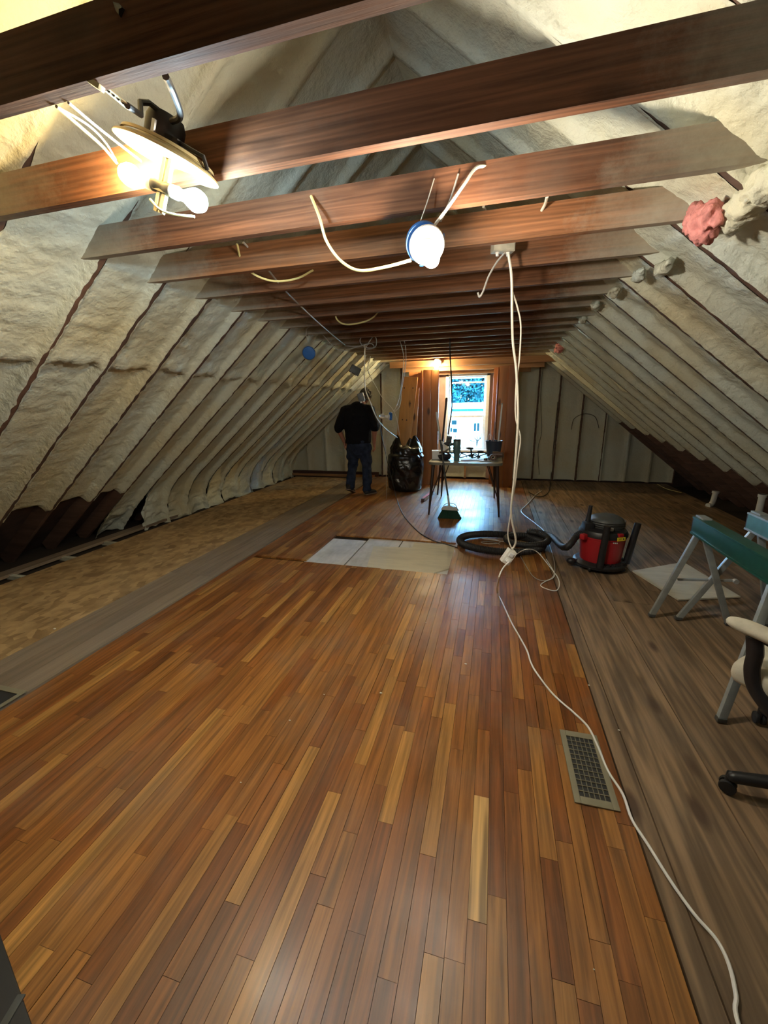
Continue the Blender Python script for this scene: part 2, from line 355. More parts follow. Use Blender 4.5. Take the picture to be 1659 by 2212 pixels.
plain('pink_wool', (0.60, 0.24, 0.22), .95, noise=.25, nscale=30, bump=.6, bscale=60, spec=.1)
plain('pvc', (0.52, 0.53, 0.52), .4)
plain('yellow_sticker', (0.75, 0.55, 0.03), .5)
plain('text_black', (0.02, 0.02, 0.02), .6)
plain('debris', (0.75, 0.73, 0.66), .8)
plain('house_white', (0.50, 0.50, 0.50), .9)
plain('house_glass', (0.004, 0.011, 0.013), .9, spec=0.0)
plain('house_roof', (0.62, 0.66, 0.70), .8)
plain('gutter_teal', (0.008, 0.03, 0.036), .9, spec=0.0)
plain('leaf', (0.009, 0.038, 0.046), .9, spec=.0, noise=.5, nscale=1.5)
plain('bark', (0.015, 0.014, 0.013), .9, spec=0.0)
plain('grass', (0.10, 0.17, 0.08), .9, noise=.3, nscale=1)
plain('outer_roof', (0.08, 0.08, 0.085), .9)
def bulb_mat(name, col, s): emit(name, col, s)
bulb_mat('bulb_warm', (1.0, 0.70, 0.30), BULB_W['warm'])
bulb_mat('bulb_cool', (0.62, 0.86, 1.0), BULB_W['cool'])
bulb_mat('bulb_mid', (1.0, 0.88, 0.70), BULB_W['mid'])
bulb_mat('bulb_far', (1.0, 0.76, 0.38), BULB_W['far'])
def glass_mat():
    m, N, L, B = new_mat('pane_glass'); N.remove(B); o = N['Material Output']
    t = N.new('ShaderNodeBsdfTransparent'); t.inputs[0].default_value = (.93, .97, .98, 1)
    g = N.new('ShaderNodeBsdfGlossy'); g.inputs['Roughness'].default_value = .03; mx = N.new('ShaderNodeMixShader'); mx.inputs[0].default_value = .07
    L.new(t.outputs[0], mx.inputs[1]); L.new(g.outputs[0], mx.inputs[2]); L.new(mx.outputs[0], o.inputs['Surface'])
    m, N, L, B = new_mat('bulb_clear'); B.inputs['Base Color'].default_value = (.85, .88, .9, 1); B.inputs['Roughness'].default_value = .15; B.inputs['Transmission Weight'].default_value = .6
glass_mat()

# ================================================================== THE SETTING
ZJ = 2.28; SL = 0.83; TH = math.atan(SL); CT, ST = math.cos(TH), math.sin(TH)
XL, XR = -2.10, 0.76; XC = (XL + XR) / 2
S_RIDGE = -(XR - XC) / CT; S_FLOOR = ZJ / ST
JY = [0.99, 1.43, 1.91, 2.345, 2.78, 3.21] + [3.62 + .413 * i for i in range(12)]   # joist fronts
RY = [-1.19, -0.76, -0.33, 0.10, 0.54] + [y + .04 for y in JY]                        # rafter fronts
RT = 0.040                                                                            # timber thickness
YB, YE = -1.25, 8.50
def rp(side, s, y, d):
    """point on a roof slope: s down the slope from joist level, d into the roof"""
    x = -ST * d - s * CT; z = ZJ - s * ST + d * CT
    return (XL + x, y, z) if side == 'L' else (XR - x, y, z)
def rp_np(side, s, y, d, dx=0.0):
    x = -ST * d - s * CT + dx; z = ZJ - s * ST + d * CT
    return np.stack([XL + x if side == 'L' else XR - x, y + 0 * x, z], -1)

def roof_slab(side):
    g = G(); a, b = S_RIDGE - .03, S_FLOOR + .35
    vs = [rp(side, s, y, d) for d in (.142, .20) for y in (YB - .1, YE + .25) for s in (a, b)]
    return g.add(vs, [(0, 1, 3, 2), (4, 6, 7, 5), (0, 4, 5, 1), (2, 3, 7, 6), (0, 2, 6, 4), (1, 5, 7, 3)])
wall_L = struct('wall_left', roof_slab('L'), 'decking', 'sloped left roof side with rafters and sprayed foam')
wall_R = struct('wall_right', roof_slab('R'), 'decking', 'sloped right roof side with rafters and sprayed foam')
def zlow(side, y):
    if side == 'R':
        return 0.50 + max(0, y - 4.9) * .19 + max(0, 4.0 - y) * .0
    if 2.2 < y < 3.75: return 0.52
    return -0.09
def rafter(side, y, mat):
    g = G(); vs = [rp(side, s, yy, d) for d in (0, .141) for yy in (y, y + RT) for s in (S_RIDGE + .012, S_FLOOR + .16)]
    return g.add(vs, [(0, 1, 3, 2), (4, 6, 7, 5), (0, 4, 5, 1), (2, 3, 7, 6), (0, 2, 6, 4), (1, 5, 7, 3)])
for side, w in (('L', wall_L), ('R', wall_R)):
    for y in RY: obj('rafter', rafter(side, y, None), 'rafter', w, 0)

def foam_bay(side, y0, y1, near):
    W = y1 - y0; yc = (y0 + y1) / 2; sd = 11.3 if side == 'L' else 57.7
    ds = .018 if near else .023
    zl = zlow(side, yc); s1 = (ZJ - zl) / ST
    s = np.arange(S_RIDGE - .075, s1, ds); ns = len(s)
    inner = np.linspace(.06, W - .05, 16 if near else 8)
    cols = np.concatenate([[-1.0, 0.0, .010, .028], inner, [W - .026, W - .010, W, W + 1.0]]); nc = len(cols)
    S, Cc = np.meshgrid(s, cols, indexing='ij'); Z = ZJ - S * ST
    nz = lambda a, b, k: vnoise(S * a + sd, (Cc + y0) * b + sd, k)
    # how far the foam creeps over the rafter faces
    n_l = vnoise(s * 21, y0 * 9 + sd, .5); n_r = vnoise(s * 21, y1 * 9 + sd, 3.5); n_s = vnoise(s * 5, y0 * 3 + sd, 7.5)
    up = np.clip((ZJ - s * ST - 2.42) / .12, 0, 1)
    lowf = np.clip((.34 - (ZJ - s * ST)) / .2, 0, 1) if (side == 'L') else 0 * s
    cov = np.maximum(up, lowf)
    ov_l = np.clip(.005 + .016 * n_l + .006 * n_s, 0, .0185) * (1 - cov) + .0208 * cov
    ov_r = np.clip(.005 + .016 * n_r + .006 * n_s, 0, .0185) * (1 - cov) + .0208 * cov
    Y = Cc.copy(); Y[:, 0] = -ov_l; Y[:, -1] = W + ov_r; Y[:, 1] = .0012; Y[:, -2] = W - .0012
    # depth of the cavity
    if side == 'L':
        slip = (ZJ - 1.77) / ST + .05 * vnoise(Cc * 9 + y0 * 7, sd, 1.2) + .03 * vnoise(Cc * 30 + y0 * 7, sd, 4.2)
        k = np.clip((S - slip) / .03, 0, 1); k = k * k * (3 - 2 * k)
        thick = .045 - .022 * np.exp(-((S - slip + .05) / .07) ** 2)
        fade = 1.0 if yc < 4.6 else .45
        D = thick * (1 - k) + (.045 + .04 * fade) * k
    else:
        D = .062 - .02 * np.clip((Z - 2.0) / .5, 0, 1) + .018 * nz(2.1, 1.5, 9.1) + .012 * nz(7, 4, 12.1)
        D = D + .06 * np.clip((S - (s1 - .35)) / .35, 0, 1)
    D = D + .010 * nz(3.0, 2.2, .3) + .006 * nz(17, 7, 2.3) + .0035 * nz(46, 16, 5.3)
    if near: D = D + .0018 * nz(90, 60, 8.3)
    rough_up = np.clip((Z - 1.7) / .3, 0, 1)
    D = D + rough_up * .005 * nz(30, 12, 6.1)
    u = Cc
    pl = np.clip(u / .05, 0, 1) ** .6; pr = np.clip((W - u) / .030, 0, 1) ** .7
    dep = D * np.minimum(pl, pr)
    dep = np.where((u <= 0) | (u >= W), -.0035 - .002 * nz(40, 9, 1.1), dep)
    dep[:, 1] = -.004; dep[:, -2] = -.004
    if side == 'R' or zl > .3:     # feathered lower end
        e = np.clip((S - (s1 - .05 + .03 * nz(1, 14, .7))) / .05, 0, 1); dep = dep + e * .03
    low2 = (np.clip((.50 - Z) / .35, 0, 1) if (side == 'L' and zl < .2 and yc > 3.7) else 0 * S)
    dep = dep * (1 - .45 * low2) + low2 * (.006 + .03 * nz(6, 5, 21.1) + .014 * nz(17, 13, 23.1))
    dx = 0 * S
    if side == 'L' and zl < .2:
        amt = .42 if yc > 3.9 else .12
        dx = amt * np.clip((.62 - Z) / .62, 0, 1.15) ** 1.9 * (1 + .14 * nz(3, 2.3, 4.4) + .08 * nz(9, 6, 14.4))
    P = rp_np(side, S, y0 + Y, dep, dx).reshape(-1, 3)
    i, j = np.meshgrid(np.arange(ns - 1), np.arange(nc - 1), indexing='ij'); a = (i * nc + j).ravel()
    F = np.stack([a, a + nc, a + nc + 1, a + 1], -1) if side == 'L' else np.stack([a, a + 1, a + nc + 1, a + nc], -1)
    return np_mesh('foam_panel', P, F[:, ::-1])
for side, w in (('L', wall_L), ('R', wall_R)):
    ends = RY + [YE - .02]
    for i in range(len(RY)):
        o = link('foam_panel', foam_bay(side, RY[i] + RT, ends[i + 1], 0.4 < RY[i] < 4.4), 'foam', w)

# ---- ceiling joists
ceil = struct('ceiling', label='row of brown wooden ceiling joists crossing the attic')
for i, y in enumerate(JY):
    g = G(); dz = random.uniform(-.004, .004)
    ext = .09
    poly = [(XL - ext, ZJ + dz), (XR + ext, ZJ + dz), (XR + ext - .10, ZJ + .138), (XL - ext + .10, ZJ + .138)]
    g.prism(poly, 'y', y, y + .0385)
    o = obj('ceiling_joist', g, 'joist', ceil, 0)
# bare staples and nails on the nearest joists
rb = G(); rb.box((XC, (YB + YE) / 2, ZJ + 1.187 + .14), (.05, YE - YB, .10))
obj('ridge_board', rb, 'rafter', ceil, 0)

# ---- floor
fl = G(); fl.box((-.67, 3.62, -.11), (9.2, 10.2, .10)); fl.box((-.56, 3.62, -.045), (7.40, 9.8, .032)); floor = struct('floor', fl, 'subfloor_dark', 'attic floor of oak strips, old planks and boards')
HX0, HX1 = -2.43, 0.57
strips = []      # (x0,x1,y0,y1)
SW = 0.0571; x = HX1 - .002
PATCH = (-1.80, -0.34, 3.41, 4.29)
while x - SW > HX0 - .01:
    x0, x1 = x - SW, x; xm = (x0 + x1) / 2
    y = -1.0 + random.uniform(-.6, 0)
    while y < 8.35:
        L_ = random.choice([.28, .4, .5, .6, .75, .9, 1.1]) * random.uniform(.8, 1.2)
        a, b = max(y, -1.0), min(y + L_, 8.32); y += L_
        if b - a < .05: continue
        segs = [(a, b)]
        def cut(segs, lo, hi):
            out = []
            for p, q in segs:
                if q <= lo or p >= hi: out.append((p, q)); continue
                if p < lo: out.append((p, lo))
                if q > hi: out.append((hi, q))
            return out
        if PATCH[0] < xm < PATCH[1]: segs = cut(segs, PATCH[2], PATCH[3])
        if -2.36 < xm <= PATCH[0]: segs = cut(segs, 3.405, 3.46)
        for p, q in segs:
            if q - p > .03: strips.append((x0, x1, p, q))
    x -= SW
pale = [(x0, x1, .88, 1.29) for (x0, x1, _, _) in strips if x0 < .053 < x1][:1]
if pale:
    px0, px1, pa, pb = pale[0]; new = []
    for st in strips:
        if abs(st[0] - px0) > 1e-6 or st[3] <= pa or st[2] >= pb: new.append(st); continue
        if st[2] < pa - .03: new.append((st[0], st[1], st[2], pa))
        if st[3] > pb + .03: new.append((st[0], st[1], pb, st[3]))
    strips = new
def proj_area(st):
    def pr(x, y):
        c = RC @ np.array([x, y, -EYE]); return (CX + FPX * c[0] / c[2], CY + FPX * c[1] / c[2]) if c[2] > .05 else None
    q = [pr(st[0], st[2]), pr(st[1], st[2]), pr(st[1], st[3]), pr(st[0], st[3])]
    if any(p is None for p in q): return 0
    cxm = sum(p[0] for p in q) / 4; cym = sum(p[1] for p in q) / 4
    if not (-60 < cxm < IMG_W + 60 and -60 < cym < IMG_H + 60): return 0
    return abs(sum(q[i][0] * q[(i + 1) % 4][1] - q[(i + 1) % 4][0] * q[i][1] for i in range(4))) / 2
strips.sort(key=proj_area, reverse=True)
unit = G(); unit.box((0, 0, 0), (1, 1, 1)); unit_me = unit.mesh('floor_strip', 0); unit_me.materials.append(MAT['oak_strip'])
GAP = .0007
for st in strips[:296]:
    o = bpy.data.objects.new('floor_strip', unit_me); COL.objects.link(o); o.parent = floor
    gp = GAP * random.choice([.6, .8, 1, 1, 2.0])
    o.location = ((st[0] + st[1]) / 2, (st[2] + st[3]) / 2, -.0095 + random.uniform(-.0006, .0004)); o.scale = (st[1] - st[0] - 2 * gp, st[3] - st[2] - .001, .019)
g = G()
for st in strips[296:]:
    g.box(((st[0] + st[1]) / 2, (st[2] + st[3]) / 2, -.0095 + random.uniform(-.0006, .0004)), (st[1] - st[0] - 2 * GAP, st[3] - st[2] - .001, .019))
o = obj('floor_strip', g, 'oak_far', floor, 0); o['kind'] = 'stuff'
if pale:
    g = G(); g.box(((px0 + px1) / 2, (pa + pb) / 2, -.009), (px1 - px0 - .0012, pb - pa - .001, .019))
    o = obj('floor_strip', g, 'oak_pale', floor, 0); o['label'] = 'pale golden strip with bold grain'
# exposed patch of subfloor
for x0, x1, y1 in ((-1.80, -1.36, 4.20), (-1.36, -0.95, 4.285), (-0.95, -.34, 4.285)):
    g = G(); g.box(((x0 + x1) / 2, (3.41 + y1) / 2, -.024), (x1 - x0 - .012, y1 - 3.41, .012)); obj('subfloor_board', g, 'subfloor_white', floor, 0)
g = G(); g.prism([(-1.12, 3.43), (-.50, 3.39), (-.345, 3.56), (-.335, 4.17), (-.80, 4.22), (-.80, 4.04), (-1.22, 4.00)], 'z', -.0175, -.003)
tag(obj('plywood_piece', g, 'ply', None, 0), 'pale plywood piece with clipped corner covering the bare floor patch', 'plywood')
# right-hand old planks
xs = [0.575, 0.645, 0.94, 1.265, 1.58, 1.90, 2.22, 2.54, 2.86, 3.14]
for a, b in zip(xs[:-1], xs[1:]):
    cuts = [-1.0, random.uniform(2.6, 5.0), random.uniform(6.2, 7.2), 8.42] if a > .6 else [-1.0, 8.42]
    for p, q in zip(cuts[:-1], cuts[1:]):
        g = G(); g.box(((a + b) / 2, (p + q) / 2, -.0155), (b - a - .005, q - p - .003, .019)); obj('old_plank', g, 'old_plank', floor, 0)
# left-hand grey planks and chipboard sheets
for a, b in ((-2.60, -2.434), (-2.76, -2.60), (-2.925, -2.76)):
    for p, q in ((-1.0, 2.9), (2.9, 5.9), (5.9, 8.42)):
        g = G(); g.box(((a + b) / 2, (p + q) / 2 , -.0165), (b - a - .003, q - p - .003, .019)); obj('grey_plank', g, 'grey_plank', floor, 0)
for p, q in ((-1.0, 1.45), (1.45, 3.89), (3.89, 6.3), (6.3, 8.05)):
    g = G(); g.box((-3.575, (p + q) / 2, -.012), (1.295, q - p - .004, .016)); obj('chipboard_sheet', g, 'osb', floor, 0)
# open eave on the left: plate and joist ends
g = G(); g.box((-4.50, 2.9, -.02), (.14, 4.0, .03)); o = struct('trim_1', g, 'grey_plank', 'pale wall plate along the open left eave')
for y in (2.02, 2.52, 3.02, 3.52):
    g = G(); g.box((-4.36, y, -.045), (.22, .045, .05)); obj('joist_end', g, 'foam_wall', floor, 0)

# ---- back gable wall (y = 8.5) with the window opening
WX0, WX1, WZ0, WZ1 = -0.97, -0.12, 0.56, 2.07
def roofz(x): return ZJ + (SL * (x - XL) if x < XC else SL * (XR - x))
zt = lambda x: roofz(x) + .215
wb = G(); YW = 8.50
wb.prism([(-5.2, -.08), (WX0, -.08), (WX0, zt(WX0)), (XL, zt(XL)), (-5.2, zt(-5.2))], 'y', YW, YW + .10)
wb.prism([(WX1, -.08), (3.86, -.08), (3.86, zt(3.86)), (XR, zt(XR)), (WX1, zt(WX1))], 'y', YW, YW + .10)
wb.prism([(WX0, -.08), (WX1, -.08), (WX1, WZ0), (WX0, WZ0)], 'y', YW, YW + .10)
wb.prism([(WX0, WZ1), (WX1, WZ1), (WX1, zt(WX1)), (XC, zt(XC)), (WX0, zt(WX0))], 'y', YW, YW + .10)
wall_B = struct('wall_back', wb, 'decking', 'far gable wall with the window, studs and sprayed foam')
rear = G(); rear.prism([(-5.2, -.08), (3.86, -.08), (3.86, zt(3.86)), (XC, zt(XC)), (-5.2, zt(-5.2))], 'y', YB - .12, YB - .02)
wall_F = struct('wall_front', rear, 'decking', 'unseen gable wall behind the viewer, coloured dark to cut bounce light')  # unseen wall, dark boards chosen to keep bounced light off the near joists
def wall_bay(x0, x1, cover, ztop, seed):
    W = x1 - x0; zs = np.arange(0.02, ztop, .03); cols = np.concatenate([[-1], [0.0, .012], np.linspace(.04, W - .04, 10), [W - .012, W, W + 1]])
    Z, Cc = np.meshgrid(zs, cols, indexing='ij')
    ov = np.where(cover, .021, .003) + .005 * vnoise(zs * 24, seed, .4); X = Cc.copy(); X[:, 0] = -ov; X[:, -1] = W + ov
    D = .045 + .012 * vnoise(Z * 3, Cc * 4 + seed, .2) + .004 * vnoise(Z * 14, Cc * 12 + seed, 2.2)
    dep = D * np.minimum(np.clip(Cc / .06, 0, 1) ** .6, np.clip((W - Cc) / .06, 0, 1) ** .6); dep = np.where((Cc <= 0) | (Cc >= W), -.004, dep)
    keep = Z < roofz(0) * 0 + 9
    P = np.stack([x0 + X, YW - .085 + dep, Z], -1).reshape(-1, 3); nc = len(cols); ns = len(zs)
    i, j = np.meshgrid(np.arange(ns - 1), np.arange(nc - 1), indexing='ij'); a = (i * nc + j).ravel()
    return np_mesh('foam_panel', P, np.stack([a, a + 1, a + nc + 1, a + nc], -1))
studs = [(.36, 0), (.76, 0), (1.14, 0), (1.56, 0), (1.98, 0), (2.40, 1), (2.80, 1), (3.2, 1)]
ST_W = .042
for xs_, (cv) in studs:
    g = G(); h = min(roofz(xs_) + .02, 2.4); g.box((xs_ + ST_W / 2, YW - .0425, h / 2), (ST_W, .085, h)); obj('stud', g, 'rafter', wall_B, 0)
for (a, c), (b, c2) in zip(studs[:-1], studs[1:]):
    link('foam_panel', wall_bay(a + ST_W, b, c2 or c, min(roofz(a) + .05, 2.33), a * 7), 'foam_wall', wall_B)
lst = [-4.55, -4.1, -3.65, -3.2, -2.78, -2.34, -1.90, -1.45]
for i, a in enumerate(lst):
    g = G(); h = min(roofz(a) + .05, 2.35); g.box((a + ST_W / 2, YW - .0425, h / 2), (ST_W, .085, h)); obj('stud', g, 'rafter', wall_B, 0)
    if i < len(lst) - 1: link('foam_panel', wall_bay(a + ST_W, lst[i + 1], i < 4, min(roofz(lst[i + 1]) + .05, 2.33), a * 5), 'foam_wall', wall_B)
# floor plate at far left, then a bar coloured dark as the gap's shade
g = G(); g.box((-3.5, 8.25, .012), (2.1, .05, .05)); struct('trim_2', g, 'pine_header', 'wooden plate on the floor at the far left')
g = G(); g.box((-3.5, 8.37, .035), (2.2, .10, .09)); struct('gap_shade_bar', g, 'rafter_bare', 'dark bar coloured as the shaded gap along the foot of the far wall')
# foam under the window
link('foam_panel', wall_bay(WX0 + .0, -.56, False, .52, 3.3), 'foam_wall', wall_B); link('foam_panel', wall_bay(-.52, WX1, False, .52, 5.3), 'foam_wall', wall_B)
g = G(); g.box((-.54, YW - .05, .26), (.04, .09, .52)); obj('stud', g, 'pine_header', wall_B, 0)

# ---- window
win = struct('window_1', label='white double-hung window in the far gable')
yw = 8.43
def wpart(name, c, d, mat, par, bev=.004): 
    gg = G(); gg.box(c, d, None, bev); return obj(name, gg, mat, par)
xm = (WX0 + WX1) / 2
wpart('jamb', (WX0 + .03, yw, (WZ0 + WZ1) / 2), (.06, .15, WZ1 - WZ0), 'white_paint', win)
wpart('jamb', (WX1 - .03, yw, (WZ0 + WZ1) / 2), (.06, .15, WZ1 - WZ0), 'white_paint', win)
wpart('head', (xm, yw, WZ1 - .025), (WX1 - WX0, .15, .05), 'white_paint', win)
wpart('sill', (xm, yw - .05, WZ0 + .02), (WX1 - WX0 + .06, .24, .04), 'white_paint', win)
g = G(); g.prism([(WX0 + .10, WZ1 + .01), (WX1 - .12, WZ1 + .01), (WX1 - .20, WZ1 + .105), (WX0 + .17, WZ1 + .105)], 'y', yw - .085, yw - .06); o = obj('head_flap', g, 'white_paint', win, 0); o['label'] = 'loose white wrap above the window'
zmid = 1.255
def sash(z0, z1, yy, name):
    s = bpy.data.objects.new(name, None); COL.objects.link(s); s.parent = win
    a, b = WX0 + .06, WX1 - .06
    for c, d in (((a + .022, yy, (z0 + z1) / 2), (.044, .035, z1 - z0)), ((b - .022, yy, (z0 + z1) / 2), (.044, .035, z1 - z0)), ((xm, yy, z0 + .02), (b - a - .088, .035, .04)), ((xm, yy, z1 - .02), (b - a - .088, .035, .04))):
        wpart('sash_rail', c, d, 'white_paint', s)
    gg = G(); gg.box((xm, yy, (z0 + z1) / 2), (b - a - .08, .004, z1 - z0 - .07)); obj('pane', gg, 'pane_glass', s, 0)
sash(zmid - .02, WZ1 - .05, yw + .03, 'upper_sash'); sash(WZ0 + .04, zmid + .02, yw - .01, 'lower_sash')
wpart('blind_rail', (xm, yw + .012, WZ1 - .165), (WX1 - WX0 - .13, .012, .028), 'white_paint', win)
for (x0, x1) in ((WX0 - .34, WX0 - .005), (WX1 + .005, WX1 + .07)):
    g = G(); g.box(((x0 + x1) / 2, YW - .05, 1.06), (x1 - x0, .10, 2.1)); struct('trim_4' if x0 < -.5 else 'trim_5', g, 'casing_pink', 'mauve-brown bare casing beside the window')
# ---- pine panelling round the window alcove
def board(name, x0, x1, y0, y1, z0, z1, mat, par=None, tilt=None):
    gg = G(); gg.box(((x0 + x1) / 2, (y0 + y1) / 2, (z0 + z1) / 2), (x1 - x0, y1 - y0, z1 - z0), None, .004); return obj(name, gg, mat, par)
YP = 7.56
pl = struct('wall_alcove_left', label='knotty pine panelling left of the window')
board('pine_board', -1.29, -1.145, YP, YP + .022, 0, 2.10, 'pine_panel', pl); board('pine_board', -1.143, -1.0, YP, YP + .022, 0, 2.10, 'pine_panel', pl)
board('pine_board', -1.62, -1.45, YP + .35, YP + .372, 0, 2.1, 'pine_panel', pl); board('pine_board', -1.45, -1.295, YP + .35, YP + .372, 0, 2.1, 'pine_panel', pl)
board('pine_board', -1.335, -1.295, YP + .03, YP + .34, 0, 2.1, 'pine_panel', pl)
pr_ = struct('wall_alcove_right', label='knotty pine panelling right of the window')
board('pine_board', .045, .20, YP, YP + .022, 0, 2.12, 'pine_panel', pr_); board('pine_board', .202, .365, YP - .02, YP + .002, 0, 2.12, 'pine_panel', pr_)
board('pine_board', -.05, .043, YP + .30, YP + .32, 0, 2.12, 'pine_panel', pr_)
for k in range(5): board('pine_board', .012, .034, YP + .024 + k * .17, YP + .19 + k * .17, 0, 2.10, 'pine_panel', pr_)
hd = struct('trim_6', label='pine header boards above the window alcove')
board('header_board', -1.95, .98, YP + .16, YP + .20, 2.165, 2.275, 'pine_header', hd); board('header_board', -1.75, .80, YP + .36, YP + .40, 2.10, 2.20, 'pine_header', hd)
board('header_board', -1.6, .60, YP + .62, YP + .66, 2.05, 2.14, 'pine_header', hd)
# pine top filling above the panels
for x0, x1 in ((-1.6, -1.0), (-1.0, -.4), (-.4, .36)): board('header_board', x0, x1, YP + .68, YP + .70, 2.10, 2.55, 'pine_panel', hd)

# ================================================================== EXTERIOR
g = G(); g.box((0, 60, -3.3), (160, 100, .4)); struct('ground_outside', g, 'grass', 'lawn below the window outside')
hs = thing('neighbour_house', 'overexposed white neighbouring house seen through the window', 'house')
g = G(); g.box((-3.0, 24.1, -.95), (18, 4, 4.2)); obj('house_wall', g, 'house_white', hs, 0)
g = G(); g.prism([(21.8, 1.15), (26.4, 1.15), (26.4, 1.22), (24.1, 1.55), (21.8, 1.22)], 'x', -12.3, 6.3); obj('house_roof', g, 'house_roof', hs, 0)
g = G(); g.box((-3, 21.72, 1.19), (18.7, .12, .13)); obj('gutter', g, 'gutter_teal', hs, 0)
def hwin(px0, px1, pv0, pv1):
    a = py(px0, pv0, 22.06); b = py(px1, pv1, 22.06); gg = G(); gg.box(((a.x + b.x) / 2, 22.07, (a.z + b.z) / 2), (abs(b.x - a.x), .08, abs(a.z - b.z))); o = obj('house_window', gg, 'house_glass', hs, 0)
hwin(1024, 1028, 914, 931); hwin(1031, 1035, 914, 931); hwin(973, 976.5, 924, 933); hwin(979, 987, 926, 934); hwin(976, 986, 908, 917)
def tree(name, label, base, h, rad, n, seed, grp):
    r = random.Random(seed); t = thing(name, label, 'tree', grp); b = Vector(base)
    gg = G(); gg.tube([b, b + Vector((.1, 0, h * .4)), b + Vector((0, .1, h * .8))], [.28, .2, .07], 7); obj('trunk', gg, 'bark', t)
    cl = [(b + Vector((r.uniform(-.7, .7) * rad, r.uniform(-.6, .6) * rad, h * r.uniform(.35, 1.0))), rad * r.uniform(.3, .5)) for _ in range(14)]
    V = []; F = []
    for i in range(n):
        c, cr = cl[i % len(cl)]; d = Vector((r.gauss(0, 1), r.gauss(0, 1), r.gauss(0, 1))).normalized() * cr * r.uniform(.5, 1.05); p = c + d
        u = Vector((r.gauss(0, 1), r.gauss(0, 1), r.gauss(0, 1))).normalized(); w = u.orthogonal(); sz = r.uniform(.07, .15)
        k = len(V); V += [p - u * sz, p + w * sz * .6, p + u * sz, p - w * sz * .6]; F.append((k, k + 1, k + 2, k + 3))
    gg = G(); gg.v = [tuple(v) for v in V]; gg.f = F; obj('foliage', gg, 'leaf', t, 0)
tree('leafy_tree', 'teal leafy tree behind the house, left of the window centre', (-5.2, 33, -3), 10, 3.4, 15000, 3, 'trees outside the window')
tree('leafy_tree', 'teal leafy tree behind the house, right of the window centre', (-.6, 35, -3), 10.5, 3.6, 15000, 4, 'trees outside the window')
tree('leafy_tree', 'teal leafy tree behind the house in the window centre', (-2.9, 38, -3), 12, 3.8, 15000, 5, 'trees outside the window')
sh = thing('bare_shrub', 'small bare grey shrub in front of the white house', 'shrub')
g = G(); b0 = py(1030, 965, 17); r_ = random.Random(2)
for k in range(7):
    e = b0 + Vector((r_.uniform(-.35, .2), 0, r_.uniform(.25, .55))); g.tube(spline([b0 + Vector((0, 0, -2.2)), b0, b0 + (e - b0) * .5 + Vector((.04, 0, .05)), e], 3), .018, 5)
obj('branches', g, 'bark', sh)

# ================================================================== LAMPS
def bulb(par, base, d, mat, r=.032, sock='porcelain', clear=False):
    d = Vector(d).normalized()
    g = G(); g.lathe([(.016, 0), (.0165, .02), (r * .75, .040), (r, .062), (r * .98, .075), (r * .78, .093), (r * .4, .104), (.002, .107)], base, d, 20, False); obj('bulb', g, mat, par)
    g = G(); g.lathe([(.020, -.03), (.021, -.005), (.018, .004), (.017, .016)], base, d, 18); obj('socket', g, sock, par)
# pendant with two bulbs (an old fan canopy hung from straps)
A_ = Vector((.92, 0, -.39)).normalized(); Nn = Vector((.39, 0, .92)).normalized(); C0 = Vector((-1.085, 1.35, 2.306)); Yv = Vector((0, 1, 0))
t = thing('twin_bulb_pendant', 'hanging round plate with black motor housing and two lit bulbs', 'lamp')
g = G(); g.lathe([(.0, .012), (.05, .016), (.10, .014), (.135, .006), (.155, -.004), (.157, -.010), (.150, -.012), (.10, -.006), (.0, -.004)], C0, Nn, 40, False); obj('plate', g, 'disc_enamel', t)
for rr_ in (.06, .10, .135):
    g = G(); g.lathe([(rr_ - .004, .010), (rr_, .019), (rr_ + .004, .010)], C0, Nn, 36, False); obj('ridge_ring', g, 'disc_enamel', t)
mC = C0 + Nn * .05 + A_ * -.03
g = G(); g.lathe([(.05, -.03), (.058, -.02), (.058, .035), (.05, .055), (.02, .062)], mC, Nn, 24); mo = obj('motor_housing', g, 'black_metal', t)
g = G(); g.box(mC + Vector((.01, -.058, -.01)), (.012, .008, .05), Matrix((A_, Yv, Nn)).transposed()); obj('contact_clip', g, 'steel', mo)
g = G(); g.box(mC + A_ * .05 + Nn * -.012, (.05, .05, .03), Matrix((A_, Yv, Nn)).transposed(), .006); obj('terminal_block', g, 'black_metal', mo)
y_ = 1.33
rod = [py(358, 165, 1.06), py(372, 195, 1.10), py(387, 235, 1.2), py(388, 254, 1.27), py(372, 262, 1.31)]
g = G(); g.tube(spline(rod, 6), .009, 8); obj('hanger_rod', g, 'black_metal', t)
g = G(); g.tube(spline([py(268, 0, .96), py(255, -40, .95)], 2), .009, 8); 
g = G(); g.tube([py(275, 228, 1.12), py(304, 248, 1.22), py(303, 221, 1.24), py(322, 222, 1.28), py(345, 240, 1.31)], .008, 8); obj('hanger_hook', g, 'black_metal', t)
g = G(); g.tube([C0 + A_ * .02 + Nn * .05, C0 + A_ * .10 + Nn * .035 + Yv * -.02, C0 + A_ * .145 + Nn * .03 + Yv * -.02, C0 + A_ * .15 + Nn * .005], .007, 8); obj('hanger_hook', g, 'black_metal', t)
s0, s1 = py(163, 138, 1.00), py(278, 232, 1.13)
g = G(); g.seg(s0, s1, .017, .003, (0, -.6, -.8)); st_ = obj('perforated_strap', g, 'strap_cream', t)
for k in range(9):
    p = s0.lerp(s1, .12 + k * .095); g = G(); nd = (Vector((0, 0, EYE)) - p).normalized(); g.lathe([(.0035, -.001), (.0035, .0035)], p, nd, 8); obj('strap_hole', g, 'text_black', st_)
p = py(200, 178, 1.0); g = G(); g.box(p + Vector((0, 0, .0)), (.06, .018, .012), Matrix.Rotation(.6, 3, 'Y'), .003); obj('screw_clip', g, 'strap_cream', t)
bc = C0 - Nn * .09 + A_ * -.006
